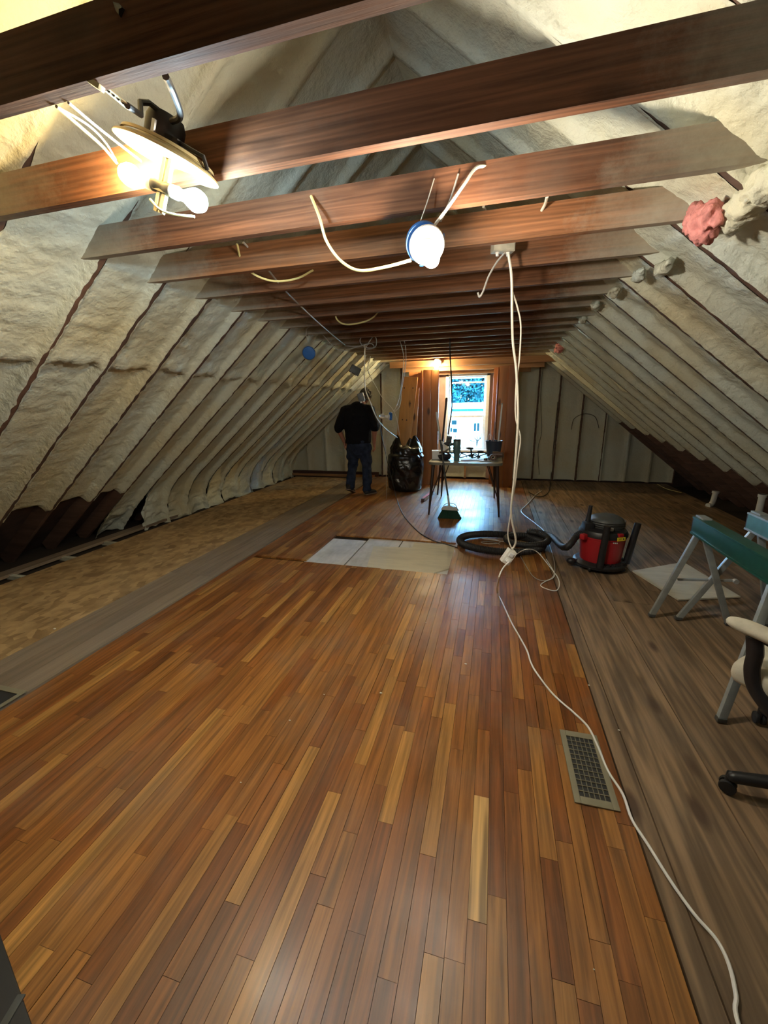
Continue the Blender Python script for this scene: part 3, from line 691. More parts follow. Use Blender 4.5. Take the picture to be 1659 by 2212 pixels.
g = G(); g.seg(C0 - Nn * .005 + A_ * -.012, bc - Nn * .075 + A_ * -.012, .012, .014, (0, 1, 0)); g.seg(C0 - Nn * .005 + A_ * .012, bc - Nn * .075 + A_ * .012, .012, .014, (0, 1, 0)); g.box(bc, (.06, .03, .03), Matrix((A_, Yv, Nn)).transposed(), .004); obj('lamp_bracket', g, 'disc_enamel', t)
g = G(); g.lathe([(.017, -.06), (.02, -.05), (.02, -.02), (.017, .0), (.02, .02), (.02, .05), (.017, .06)], bc, A_, 18); obj('twin_socket', g, 'black_plastic', t)
bulb(t, bc - A_ * .068, -A_, 'bulb_warm', .034, 'porcelain'); bulb(t, bc + A_ * .068, A_, 'bulb_cool', .034, 'white_paint')
# blue box lamp under the third joist
def box_lamp(name, label, c, axis, R, box_mat, bulb_m, bdir=None, grp=None, boff=(0, 0, 0), br=.034):
    t = thing(name, label, 'lamp', grp); ax = Vector(axis).normalized(); c = Vector(c)
    g = G(); g.lathe([(R * .90, -.055), (R * 1.0, -.045), (R * 1.02, -.005)], c + Vector((-.012, 0, .006)), ax, 28); b = obj('box_shell', g, box_mat, t)
    e = ax.orthogonal().normalized(); f = ax.cross(e)
    for k in range(3):
        a = k * 2.1 + .4; q = c + (e * math.cos(a) + f * math.sin(a)) * R * .95 - ax * .02; g = G(); g.box(q, (.016, .016, .03), None, .003); obj('nail_tab', g, box_mat, b)
    g = G(); g.lathe([(R, -.004), (R * 1.02, .002), (R * .97, .010), (R * .7, .018), (R * .42, .020), (R * .40, .034), (R * .30, .036)], c, ax, 32); obj('lampholder', g, 'porcelain', t)
    bd = Vector(bdir).normalized() if bdir else ax
    if bulb_m: bulb(t, c + ax * .045 + Vector(boff), bd, bulb_m, br)
    return t
L3 = py(922, 530, 1.86)
box_lamp('box_lamp', 'lit bare bulb in a white lampholder on a blue box, hanging mid-room', L3, (.22, -.80, -.52), .072, 'blue_plastic', 'bulb_mid', (.3, -.62, -.72))
box_lamp('box_lamp', 'lit bare bulb on the pine header above the window', py(946, 783, 7.66), (-.1, -.85, -.5), .06, 'porcelain', 'bulb_far', (-.2, -.6, -.8))
box_lamp('box_lamp', 'unlit clear bulb in a blue box beside the standing man', py(841, 900, 5.85), (-.95, -.25, .05), .058, 'blue_plastic', 'bulb_clear', (-1, -.1, .1))
t = thing('ceiling_box', 'round blue electrical box hanging near the left slope', 'electrical box'); c = py(668, 762, 4.35)
g = G(); g.lathe([(.055, -.03), (.067, -.02), (.071, .02), (.066, .028), (.03, .034)], c, (.2, -.9, -.3), 28); b = obj('box_body', g, 'blue_plastic', t)
g = G(); g.lathe([(.073, .012), (.078, .018), (.073, .024)], c, (.2, -.9, -.3), 28, False); obj('rim', g, 'galv_steel', b)
# square boxes
def square_box(label, c, size, rz, mat, grp='hanging junction boxes', rx=0, detail=True):
    t = thing('junction_box', label, 'electrical box', grp); R = Matrix.Rotation(rz, 3, 'Z') @ Matrix.Rotation(rx, 3, 'Y')
    g = G(); g.box(c, size, R, .006); b = obj('box_body', g, mat, t)
    g = G(); g.box(Vector(c) + R @ Vector((0, -size[1] / 2 - .002, 0)), (size[0] * .9, .004, size[2] * .9), R, .001); obj('cover_plate', g, mat, t)
    for sx in (-1, 1):
        g = G(); g.lathe([(.008, 0), (.008, .012), (.012, .012), (.012, .02)], Vector(c) + R @ Vector((sx * size[0] * .25, 0, -size[2] / 2 - .018)), R @ Vector((0, 0, 1)), 10); obj('cable_clamp', g, 'porcelain', b)
    return t
square_box('beige square box hanging from cables below the third joist', py(1087, 520, 2.6), (.12, .06, .115), .35, 'box_beige')
square_box('small grey box hanging from the far joists above the table', py(903, 728, 6.0), (.13, .08, .12), .3, 'galv_steel')
square_box('dark tilted box hanging against the left foam slope', py(767, 800, 5.5), (.14, .08, .10), .5, 'box_grey', rx=.5)
square_box("grey box hanging in front of the man's neck", py(780, 858, 5.4), (.085, .05, .11), .2, 'box_grey', rx=-.25)
# outlet box at the end of the drop cords
OB = py(1098, 1202, 2.85)
t = thing('outlet_box', 'white outlet box dangling above the floor with a cord plugged in', 'outlet')
R_ = Matrix.Rotation(.3, 3, 'Z') @ Matrix.Rotation(.55, 3, 'Y')
g = G(); g.box(OB, (.065, .05, .11), R_, .006); b = obj('box_body', g, 'porcelain', t)
for dz in (-.022, .022):
    g = G(); g.box(OB + R_ @ Vector((0, -.027, dz)), (.034, .008, .028), R_, .004); sk = obj('socket_face', g, 'white_paint', t)
g = G(); g.box(OB + R_ @ Vector((0, -.04, -.022)), (.026, .03, .024), R_, .005); obj('plug', g, 'cord_white', t)

# ================================================================== CABLES
def cable(label, pts, r=.0055, mat='cable_white', name='electrical_cable', grp='loose cables', k=8, cat='cable'):
    g = G(); g.tube(spline(pts, k), r, 7); o = obj(name, g, mat, None); return tag(o, label, cat, grp)
def jt(u, y): return py(u, 400, y)
cable('yellow-white cable drooping from joist top to the blue box lamp', [py(672, 424, 1.90), py(690, 470, 1.86), py(705, 520, 1.86), py(735, 562, 1.87), py(775, 584, 1.88), py(830, 577, 1.88), py(888, 562, 1.875)], .0062, 'cable_yellow')
cable('cream cable looping over the third joist into the blue box lamp', [py(1066, 361, 1.93), py(1030, 362, 1.90), py(1003, 398, 1.885), py(965, 452, 1.875), py(940, 485, 1.87), py(938, 496, 1.87)], .0062)
cable('thin string holding the blue box lamp on the third joist', [py(938, 386, 1.90), py(920, 445, 1.885), py(898, 505, 1.88)], .0022)
cable('pale cable hanging in front of the third joist beside the string', [py(990, 376, 1.905), py(973, 430, 1.90), py(952, 478, 1.885)], .004, 'cable_grey')
cable('cream cable from behind the third joist to the beige box', [py(1044, 446, 2.38), py(1058, 475, 2.5), py(1073, 504, 2.58)], .007)
cable('short cream cable hooked on top of the beige box', [py(1106, 500, 2.6), py(1120, 484, 2.55), py(1121, 466, 2.5), py(1112, 463, 2.48)], .007)
cable('short cream cable between the third and fourth joists', [py(1182, 424, 2.2), py(1177, 442, 2.3), py(1168, 458, 2.36)], .007)
cable('loose cable tail curling below the beige box', [py(1091, 545, 2.6), py(1072, 568, 2.6), py(1055, 598, 2.6), py(1044, 628, 2.6), py(1036, 641, 2.6), py(1032, 632, 2.6)], .0055, 'cable_grey')
cable('long cream drop cord from the beige box down to the outlet', [py(1098, 547, 2.6), py(1105, 600, 2.62), py(1106, 680, 2.64), py(1108, 740, 2.66), py(1115, 800, 2.68), py(1119, 890, 2.70), py(1116, 960, 2.72), py(1110, 1040, 2.76), py(1104, 1110, 2.80), py(1114, 1163, 2.84), py(1111, 1180, 2.85), OB + Vector((.02, 0, .06))], .0072)
cable('thinner cream drop cord twisting beside the long one', [py(1107, 630, 2.64), py(1118, 665, 2.66), py(1125, 705, 2.67), py(1122, 775, 2.69), py(1115, 830, 2.70), py(1114, 900, 2.715), py(1124, 945, 2.72), py(1119, 990, 2.74), py(1112, 1050, 2.77), py(1103, 1110, 2.82), py(1097, 1155, 2.85), py(1104, 1182, 2.85), py(1113, 1192, 2.85)], .0045)
def fz(u, v, z=.006): return pz(u, v, z)
cable('white extension cord running along the floor to the near right corner', [OB + R_ @ Vector((0, -.055, -.022)), py(1086, 1228, 2.75), py(1077, 1250, 2.68), fz(1074, 1278, .02), fz(1084, 1300), fz(1105, 1345), fz(1122, 1375), fz(1138, 1405), fz(1147, 1432), fz(1160, 1455), fz(1195, 1500), fz(1240, 1540), fz(1270, 1570), fz(1290, 1610), fz(1313, 1665), fz(1345, 1715), fz(1365, 1770), fz(1400, 1825), fz(1450, 1905), fz(1500, 1975), fz(1548, 2030), fz(1575, 2085), fz(1590, 2150), fz(1601, 2230), Vector((.66, .55, .006)), Vector((.70, .2, .006)), Vector((.95, -.2, .006))], .0052, 'cord_white', 'extension_cord', None, 6, 'cord')
cable('loop of white cord on the floor beside the vacuum', [fz(1112, 1200, .02), fz(1135, 1187, .16), fz(1160, 1192, .10), fz(1188, 1225), fz(1205, 1248), fz(1208, 1266), fz(1200, 1276), fz(1180, 1272), fz(1168, 1265), fz(1176, 1257), fz(1195, 1248), fz(1196, 1235), fz(1180, 1208)], .0042, 'cord_white')
cable('thin grey cord trailing from the outlet across the boards', [fz(1118, 1190), fz(1132, 1215), fz(1150, 1243), fz(1170, 1254), fz(1192, 1248), fz(1199, 1225), fz(1190, 1185), fz(1182, 1165)], .0038, 'cable_grey')
cable('thin white cord trailing past the hose to the far planks', [fz(1168, 1198), fz(1167, 1172), fz(1176, 1150), fz(1158, 1132), fz(1132, 1112), fz(1126, 1102), fz(1138, 1090), fz(1158, 1068), fz(1170, 1060)], .005, 'cord_white')
cable('dark cable lying along the foot of the far right wall', [py(1205, 868, 8.36), py(1196, 960, 8.36), py(1190, 1030, 8.36), fz(1185, 1062), fz(1165, 1073), fz(1142, 1063)], .006, 'cable_black')
cable('thin dark cable hanging down the far right wall', [py(1176, 765, 8.3), py(1168, 850, 8.36), py(1170, 930, 8.38), py(1162, 970, 8.38), py(1165, 1025, 8.36)], .004, 'cable_black')
cable('arched dark cable against the right gable foam', [py(1234, 928, 8.36), py(1240, 905, 8.36), py(1262, 894, 8.36), py(1285, 900, 8.36), py(1294, 925, 8.36)], .005, 'cable_black')
cable('yellow cable drooping between joists at upper left', [py(512, 527, 2.30), py(521, 560, 2.36), py(545, 590, 2.42), py(590, 607, 2.5), py(640, 602, 2.6), py(676, 584, 2.72)], .0062, 'cable_yellow')
cable('long grey cable running diagonally from upper left to the wire bundle', [py(526, 524, 2.3), py(570, 572, 2.55), py(620, 632, 2.95), py(680, 690, 3.7), py(720, 725, 4.4), py(745, 745, 4.8)], .0062, 'cable_grey')
cable('yellow cable drooping under the middle joists', [py(722, 662, 3.66), py(728, 690, 3.72), py(750, 701, 3.80), py(790, 694, 3.95), py(812, 680, 4.02), py(826, 656, 4.06)], .007, 'cable_yellow')
cable('tangled grey wire bundle hanging below the joists', [py(745, 747, 4.9), py(772, 748, 5.0), py(800, 742, 5.05), py(808, 750, 5.05), py(796, 752, 5.0), py(782, 745, 5.0), py(778, 733, 5.0), py(795, 714, 5.0), py(812, 730, 5.0), py(810, 750, 5.05), py(790, 752, 5.1), py(815, 715, 5.2), py(838, 700, 5.3)], .006, 'cable_grey')
cable('pale wire loop swinging from the bundle towards the left slope', [py(690, 715, 4.6), py(722, 750, 4.8), py(742, 757, 4.85), py(770, 750, 4.95), py(797, 743, 5.0)], .0055, 'cable_grey')
cable("white cable running past the man's back to the bag top", [py(788, 745, 5.2), py(787, 800, 5.3), py(789, 840, 5.3), py(800, 870, 5.35), py(815, 905, 5.5), py(835, 928, 5.9), py(858, 945, 6.4)], .0075)
cable('thin cable hanging behind the man to the blue box lamp', [py(800, 770, 5.3), py(795, 800, 5.5), py(812, 835, 6.2), py(828, 862, 6.1), py(848, 884, 6.0), py(858, 910, 6.2), py(863, 940, 6.5)], .0055)
cable('left of two cables hanging from far joists to the blue lamp', [py(857, 720, 5.6), py(868, 750, 5.7), py(872, 780, 5.75), py(866, 840, 5.8), py(860, 868, 5.85), py(851, 888, 5.86)], .0052)
cable('right of two cables hanging from far joists to the blue lamp', [py(868, 720, 5.65), py(876, 750, 5.7), py(876, 790, 5.75), py(868, 840, 5.8), py(864, 875, 5.85), py(852, 890, 5.86)], .0052)
cable('thin cable dropping straight to the floor beside the black bag', [py(835, 930, 5.9), py(833, 960, 5.9), py(834, 1000, 5.9), fz(835, 1078)], .0035, 'cable_grey')
cable('black cord running from bag across floor to the vacuum hose', [py(818, 905, 6.2), py(826, 950, 6.3), py(840, 1010, 6.35), py(849, 1045, 6.36), fz(856, 1075, .02), fz(870, 1110), fz(900, 1145), fz(930, 1165), fz(965, 1176), fz(988, 1183)], .0055, 'cable_black')
cable('short cable looping above the round blue ceiling box', [py(664, 738, 4.36), py(661, 718, 4.36), py(668, 706, 4.38), py(700, 690, 4.42)], .005, 'cable_grey')
cable('short cable holding the grey box under the far joists', [py(899, 712, 6.0), py(899, 700, 6.02), py(895, 692, 6.05)], .004, 'cable_grey')
cable('two-wire pale cable from the near joist to the pendant lamp', [py(122, 230, 1.03), py(175, 275, 1.12), py(220, 315, 1.22), py(252, 352, 1.3)], .0042, 'cable_yellow')
cable('second pale wire from the near joist to the pendant bulbs', [py(122, 230, 1.03), py(190, 270, 1.14), py(228, 308, 1.24), py(250, 345, 1.3)], .003, 'cable_white')
cable('straight pale wire from near joist to the pendant plate', [py(148, 222, 1.03), py(220, 282, 1.17), py(305, 348, 1.34)], .0035)
cable('yellow wire looping below the pendant bulbs', [py(324, 430, 1.34), py(345, 452, 1.34), py(375, 463, 1.35), py(420, 468, 1.36)], .004, 'cable_yellow')
cable('black hanger rod end above the nearest joist', [py(235, -12, 1.0), py(252, 12, 1.0), py(266, 30, .99)], .010, 'black_metal')
cable('thin black wire at the upper left edge', [py(-10, 92, 1.06), py(18, 114, 1.0)], .004, 'cable_black')
cable('yellowish cable crossing the floor at the far right eave', [fz(1420, 1046), fz(1440, 1056), fz(1472, 1064)], .006, 'cable_yellow')
# black power cord with strip above the table
cable('black power cord hanging from the joists above the table', [py(973, 700, 5.55), py(972, 760, 5.6), py(975, 820, 5.65), py(976, 880, 5.7), py(970, 925, 5.72), py(968, 938, 5.74)], .009, 'cable_black', 'electrical_cable', None, 8, 'cord')

# ================================================================== PINK WOOL, PIPES, DEBRIS
def blob(name, label, cat, c, dims, mat, amp, rot=None, seed=1, vox=.012, grp=None):
    g = G(); g.ball(c, 1, 10, dims, rot); me = remesh(g, vox, 1, name); displace(me, amp, 28, seed); displace(me, amp * .6, 70, seed + 5)
    return tag(link(name, me, mat), label, cat, grp)
def roofpt(u, v, side='R'):
    d = ray(u, v)
    t = (ZJ - SL * XL - EYE) / (d[2] - SL * d[0]) if side == 'L' else (ZJ + SL * XR - EYE) / (d[2] + SL * d[0]); return Vector((t * d[0], t * d[1], EYE + t * d[2]))
pk = roofpt(1525, 470); blob('pink_insulation', 'torn pink fibreglass tuft poking out at the right slope', 'insulation', pk + Vector((-.01, 0, -.01)), (.045, .13, .07), 'pink_wool', .022, Matrix.Rotation(.5, 3, 'X'), 3, .009, 'pink insulation tufts')
pk2 = roofpt(1208, 752); blob('pink_insulation', 'small faded pink tuft at the far right joist ends', 'insulation', pk2, (.05, .14, .06), 'pink_wool', .02, None, 5, .012, 'pink insulation tufts')
fr = roofpt(1615, 420); 
def foam_lump(label, c, dims, seed, rot=None): return blob('foam_lump', label, 'foam', c, dims, 'foam', .018, rot, seed, .011, 'foam lumps at the joist ends')
foam_lump('thick rounded foam roll beside the pink tuft', fr + Vector((.02, .0, -.015)), (.055, .26, .06), 9, Matrix.Rotation(-.12, 3, 'Z'))
k = 0
for (u, v, lab) in ((1440, 575, 'ragged foam lump at the right end of the fourth joist'), (1385, 590, 'ragged foam lump at the right end of the fifth joist'), (1330, 628, 'ragged foam lump at the right end of the sixth joist'), (1290, 660, 'ragged foam lump at the right end of the seventh joist'), (1262, 690, 'ragged foam lump at the right end of the eighth joist')):
    foam_lump(lab, roofpt(u, v) + Vector((-.01, 0, -.005)), (.035, .08, .028), 11 + k); k += 1
def pipe(label, pts, r):
    g = G(); g.tube(spline(pts, 6), r, 14); t = thing('pipe_stub', label, 'pipe', 'white pipe stubs'); obj('pipe_body', g, 'pvc', t)
    g = G(); a = Vector(pts[-1]); b = Vector(pts[-2]); d = (a - b).normalized(); g.lathe([(r, -.01), (r * 1.25, -.01), (r * 1.25, .02), (r, .02)], a - d * .02, d, 14); obj('collar', g, 'pvc', t)
b = pz(1535, 1093, 0); pipe('white plastic pipe stub rising at the right eave', [b + Vector((-.05, -.03, .01)), b + Vector((.0, 0, .02)), b + Vector((.02, .0, .08)), b + Vector((.03, 0, .22))], .035)
b = pz(1502, 1046, -.02); pipe('thin grey pipe standing at the far right eave', [b, b + Vector((0, 0, .15)), b + Vector((0, 0, .32))], .03)
b = pz(1650, 1135, .3); pipe('white pipe at the right edge behind the sawhorses', [b + Vector((.1, .3, -.1)), b + Vector((.1, .3, .1)), b + Vector((.1, .3, .25))], .03)
CRUMB = ['in the middle of the oak strips', 'left of centre on the oak strips', 'on the oak strips before the patch', 'at the hardwood edge by the old planks', 'on the old planks near the register', 'at the chipboard edge on the left', 'on the chipboard near the open eave', 'by the far left wall plate', 'on the oak strips below the hose', 'on the oak strips left of the largest crumb', 'at the bottom of the oak strips', 'on the oak strips at left']
for i, (u, v, s_) in enumerate(((823, 1497, .012), (626, 1556, .008), (1006, 1434, .012), (1272, 1480, .008), (1337, 1577, .008), (118, 1358, .016), (222, 1200, .012), (724, 1036, .02), (920, 1345, .006), (700, 1500, .006), (1283, 2094, .004), (520, 1690, .006))):
    c = pz(u, v, .003); g = G(); g.ball(c, s_ / 2, 5, (1.4, .8, .5)); me = g.mesh('foam_crumb', 0)
    tag(link('foam_crumb', me, 'debris'), 'tiny white foam crumb ' + CRUMB[i], 'debris', 'foam crumbs')

# ================================================================== VENTS
def register(label, x0, x1, y0, y1, rows, cols, rz=0):
    t = thing('floor_register', label, 'vent', 'floor registers'); cx_, cy_ = (x0 + x1) / 2, (y0 + y1) / 2; t.location = (cx_, cy_, 0); t.rotation_euler.z = rz
    w, h = (x1 - x0) / 2, (y1 - y0) / 2; b = .024
    g = G()
    for c, d in (((-w + b / 2, 0, .004), (b, 2 * h, .007)), ((w - b / 2, 0, .004), (b, 2 * h, .007)), ((0, -h + b / 2 + .004, .004), (2 * w - 2 * b, b + .008, .007)), ((0, h - b / 2 - .004, .004), (2 * w - 2 * b, b + .008, .007))): g.box(c, d, None, .0025)
    obj('frame', g, 'vent_tan', t)
    g = G(); g.box((0, 0, .0012), (2 * w - .03, 2 * h - .03, .002)); obj('damper', g, 'vent_dark', t)
    iw, ih = 2 * w - 2 * b, 2 * h - 2 * b - .016
    for k in range(1, cols):
        g = G(); g.box((-iw / 2 + iw * k / cols, 0, .004), (.0022, ih, .005)); obj('bar', g, 'vent_tan', t)
    for k in range(1, rows):
        g = G(); g.box((0, -ih / 2 + ih * k / rows, .004), (iw, .0028, .005)); obj('louver', g, 'vent_tan', t)
    return t
register('tan metal floor register in the hardwood near the white cord', .372, .532, 1.35, 1.72, 12, 6, .01)
register('large tan return register at the left edge of the hardwood', -2.74, -2.425, .72, 1.305, 2, 2)

# ================================================================== SHOP VACUUM
V0 = pz(1293, 1222, 0); V0.z = 0
t = thing('shop_vacuum', 'red drum shop vacuum with black lid and upright posts', 'vacuum'); t.location = V0; t.rotation_euler.z = .15
g = G(); g.lathe([(.165, .075), (.172, .08), (.192, .30), (.198, .305), (.198, .318)], n=36); obj('drum', g, 'red_plastic', t)
g = G(); g.lathe([(.198, .318), (.204, .320), (.204, .345), (.19, .372), (.12, .39), (.11, .392)], n=36); lid = obj('lid', g, 'black_plastic', t)
g = G(); g.lathe([(.15, .375), (.155, .39), (.152, .43), (.135, .465), (.10, .485), (.02, .492)], (.03, .03, 0), n=28); mh = obj('motor_head', g, 'grey_plastic', t)
for z in (.40, .42, .44):
    g = G(); g.lathe([(.155, z), (.160, z + .004), (.155, z + .008)], (.03, .03, 0), n=28, cap=False); obj('cooling_rib', g, 'black_plastic', mh)
g = G(); g.lathe([(.20, .030), (.225, .034), (.228, .055), (.205, .075), (.16, .08)], n=32); base = obj('base_tray', g, 'black_plastic', t)
for k in range(10):
    a = -2.6 + k * .22; p = Vector((.19 * math.cos(a + .6), .19 * math.sin(a + .6), .073)); g = G(); g.lathe([(.021, 0), (.021, .012), (.014, .012), (.014, .003)], p, (0, 0, 1), 12); obj('accessory_ring', g, 'black_plastic', base)
for a in (.7, 2.4, -.8, -2.3):
    p = Vector((.205 * math.cos(a), .205 * math.sin(a), .028)); g = G(); g.lathe([(.022, -.012), (.027, -.006), (.027, .006), (.022, .012)], p, (math.sin(a), -math.cos(a), 0), 14); obj('caster', g, 'rubber', base)
for p0, p1 in (((-.075, -.20, .06), (-.060, -.215, .455)), ((.205, -.07, .06), (.255, -.075, .445))):
    g = G(); g.tube([p0, Vector(p0).lerp(Vector(p1), .5), p1], [.030, .029, .027], 14); obj('wand_tube', g, 'black_plastic', t)
g = G(); g.tube([(-.14, .02, .37), (-.135, .02, .45), (-.125, .02, .58)], [.035, .022, .016], 12); obj('crevice_nozzle', g, 'black_plastic', t)
g = G(); g.box((-.15, -.03, .40), (.08, .10, .07), None, .015); obj('inlet_housing', g, 'black_plastic', lid)
g = G(); g.box((-.185, -.085, .318), (.09, .05, .05), Matrix.Rotation(.6, 3, 'Z'), .012); obj('latch', g, 'red_plastic', t)
g = G(); g.box((.07, -.187, .365), (.045, .03, .028), Matrix.Rotation(.35, 3, 'Z'), .006); obj('switch_red', g, 'red_plastic', lid)
g = G(); g.box((-.02, -.15, .405), (.08, .02, .03), Matrix.Rotation(-.1, 3, 'Z'), .008); obj('carry_grip', g, 'galv_steel', lid)
g = G(); R2 = Matrix.Rotation(.36, 3, 'Z') @ Matrix.Rotation(-.1, 3, 'X'); g.box((.076, -.197, .332), (.085, .004, .032), R2, .001); stk = obj('warning_label', g, 'yellow_sticker', t)
for dx, dz, w in ((-.014, .005, .03), (-.014, -.004, .026)):
    g = G(); g.box(Vector((.076, -.197, .332)) + R2 @ Vector((dx, -.0028, dz)), (w, .001, .003), R2); obj('print_line', g, 'text_black', stk)
g = G(); g.box(Vector((.076, -.197, .332)) + R2 @ Vector((.022, -.0028, 0)), (.012, .001, .016), R2); obj('print_mark', g, 'text_black', stk)
g = G(); 
for k in range(3): g.box((.02 + k * .014, -.190 - .0015 * k, .292), (.009, .003, .012), Matrix.Rotation(.1 + .07 * k, 3, 'Z'))
obj('brand_print', g, 'white_paint', t)
g = G(); g.ball((-.26, -.03, .055), .045, 8, (1, .8, .7)); g.tube([(-.20, -.02, .06), (-.26, -.03, .055)], .015, 8); obj('cord_wrap', g, 'black_plastic', t)
# hose coil
hp = []
hc = pz(1080, 1181, 0); 
for k in range(34):
    a = math.radians(20 + k * 12.0); rr_ = .435 if k < 30 else .435; hp.append(Vector((hc.x + .43 * math.cos(a), hc.y + .30 * math.sin(a), .042 + .0006 * k)))
h2 = [Vector((hc.x + .27 + .21 * math.cos(a), hc.y + .02 + .20 * math.sin(a), .075 + .004 * i)) for i, a in enumerate([math.radians(80 + 30 * j) for j in range(13)])]
V1 = V0 + Vector((-.19, -.06, .33))
h3 = [Vector((hc.x + .40, hc.y + .22, .12)), Vector((hc.x + .52, hc.y + .10, .12)), V1 + Vector((-.14, -.06, -.13)), V1 + Vector((-.05, -.02, -.03)), V1]
path = spline(h2 + h3, 10)
t = thing('vacuum_hose', 'black ribbed vacuum hose coiled on the floor', 'hose')
def ribbed(pts, r):
    P = spline(pts, 10); L_ = 0; rs = []
    for i, p in enumerate(P): rs.append(r * (1.0 + (.09 if i % 2 else -.05)))
    g = G(); g.tube(P, rs, 14); return g
obj('hose_coil', ribbed(hp, .036), 'rubber', t); obj('hose_lead', ribbed(h2 + h3, .031), 'rubber', t)
p = hp[3]; g = G(); g.lathe([(.037, -.05), (.041, -.05), (.041, .05), (.037, .05)], hp[4], (hp[5] - hp[3]), 18); obj('hose_cuff', g, 'black_plastic', t)
c_ = Vector((hc.x + .02, hc.y, .006))
cable('thin grey lead coiled inside the hose ring', [c_ + Vector((-.12 + .10 * math.cos(a), .05 + .06 * math.sin(a), .004 * i)) for i, a in enumerate([k * .8 for k in range(12)])] + [c_ + Vector((.15, -.02, .05))], .004, 'cable_grey')

# ================================================================== SAWHORSES, PLYWOOD, CHAIR
def sawhorse(label, x, y0, y1, z, mat, feet, topmat):
    t = thing('sawhorse', label, 'sawhorse', 'folding metal sawhorses')
    g = G(); zt_, zb = z + .06, z - .06
    g.box((x, (y0 + y1) / 2, z), (.07, y1 - y0, .105), None, .006); bm_ = obj('beam', g, mat, t)
    for dz in (.052, -.052):
        g = G(); g.box((x, (y0 + y1) / 2, z + dz), (.082, y1 - y0 + .004, .012), None, .003); obj('flange', g, topmat, bm_)
    g = G(); g.box((x, y1 + .006, z), (.066, .012, .11), None, .003); obj('end_cap', g, 'leg_dark', bm_)
    g = G(); g.box((x, y1 - .05, z + .064), (.05, .10, .012), None, .003); obj('work_stop', g, 'leg_grey', bm_)
    for (yt, xo, fx, fy) in feet:
        g = G(); g.seg((x + xo, yt, z - .05), (fx, fy, .01), .036, .024, (0, 1, 0), .004); lg = obj('leg', g, 'leg_grey', t)
        g = G(); g.box((fx, fy, .012), (.04, .03, .022), None, .005); obj('foot_cap', g, 'grey_plastic', lg)
    return t
SH = sawhorse('green steel sawhorse nearest the hardwood floor', 1.335, 2.10, 2.98, .70, 'green_paint', [(2.93, -.015, 1.16, 2.99), (2.93, .02, 1.62, 2.98), (2.16, -.02, 1.125, 1.965), (2.16, .02, 1.60, 2.0)], 'green_paint')
sawhorse('teal steel sawhorse behind the green one', 1.66, 2.10, 3.04, .73, 'teal_paint', [(2.98, -.015, 1.325, 2.985), (2.98, .02, 1.86, 3.02), (2.16, -.02, 1.40, 2.20), (2.16, .02, 1.86, 2.06)], 'leg_grey')
g = G(); t = SH; g.seg((1.28, 2.99, .30), (1.60, 2.98, .33), .02, .012); obj('brace_bar', g, 'leg_grey', t); g = G(); g.lathe([(.016, -.012), (.016, .012)], (1.60, 2.965, .33), (0, 1, 0), 12); obj('brace_pivot', g, 'galv_steel', t)
t = thing('power_tool', 'dark grey power tool resting on the teal sawhorse', 'tool'); c = Vector((1.62, 2.42, .83))
g = G(); g.lathe([(.04, -.16), (.055, -.14), (.055, .06), (.04, .10), (.02, .12)], c, (.1, 1, .05), 18); b = obj('tool_body', g, 'grey_plastic', t)
for k in range(4):
    g = G(); g.lathe([(.056, 0), (.059, .006), (.056, .012)], c + Vector((0, -.10 + k * .03, 0)), (.1, 1, .05), 18, False); obj('vent_rib', g, 'black_plastic', b)
g = G(); g.box(c + Vector((0, -.07, -.04)), (.05, .08, .06), None, .015); obj('tool_grip', g, 'black_plastic', t)
g = G(); g.prism([(1.275, 3.83), (1.44, 3.30), (1.92, 3.46), (1.80, 4.16)], 'z', .001, .013)
tag(obj('plywood_sheet', g, 'ply', None, 0), 'thin plywood offcut lying on planks under the sawhorses', 'plywood')
# office chair, only its left side is in view
t = thing('office_chair', 'beige padded office chair with black arms at the right edge', 'chair'); CH = Vector((1.395, 1.562, 0)); t.location = CH; t.rotation_euler.z = -.85
def rel(u, v, y): return py(u, v, y) - CH
def cushion(dims, c, rot=None, n=10):
    gg = G(); prof = []
    gg.box(c, dims, rot, min(dims) * .48); return gg
me = remesh(G().box((-.14, .0, .455), (.50, .52, .10), None, .045), .016, 6, 'seat'); o = link('seat', me, 'beige_fabric', t)
g = G(); g.box((-.12, .0, .395), (.42, .42, .025), None, .01); obj('seat_pan', g, 'black_plastic', t)
me = remesh(G().box((.34, .02, .82), (.09, .44, .50), Matrix.Rotation(.16, 3, 'Y'), .04), .018, 6, 'backrest'); link('backrest', me, 'beige_fabric', t)
g = G(); g.tube(spline([(.15, .02, .39), (.30, .02, .41), (.345, .02, .60), (.38, .02, .80)], 6), [.022] * 19, 10, squash=(1, 1.6, (1, 0, 0))); obj('back_bar', g, 'black_plastic', t)
def arm(sy, lab):
    y = sy
    pad = [(-.40, y, .665), (-.30, y, .662), (-.12, y, .645), (.06, y, .638)]
    me = remesh(G().tube(spline(pad, 5), [.026, .031, .033, .033, .033] + [.033] * 8 + [.03] * 3, 14, rnd=True, squash=(1.25, .8, (0, 1, 0))), .008, 4, 'arm_pad'); link('arm_pad', me, 'beige_fabric', t)
    loop = [(-.33, y, .635), (-.318, y, .57), (-.315, y, .50), (-.29, y + .0, .43), (-.22, y, .37), (-.12, y, .345), (0, y * .9, .36)]
    g = G(); g.tube(spline(loop, 6), [.03] * 7 + [.028] * 30, 10, squash=(.62, .9, (0, 1, 0))); obj('arm_loop', g, 'black_plastic', t)
    loop2 = [(-.30, y, .64), (-.1, y, .605), (.06, y, .58), (.12, y, .50), (.13, y, .40), (.06, y * .9, .36)]
    g = G(); g.tube(spline(loop2, 6), .016, 8); obj('arm_strut', g, 'black_plastic', t)
arm(.25, ''); arm(-.26, '')
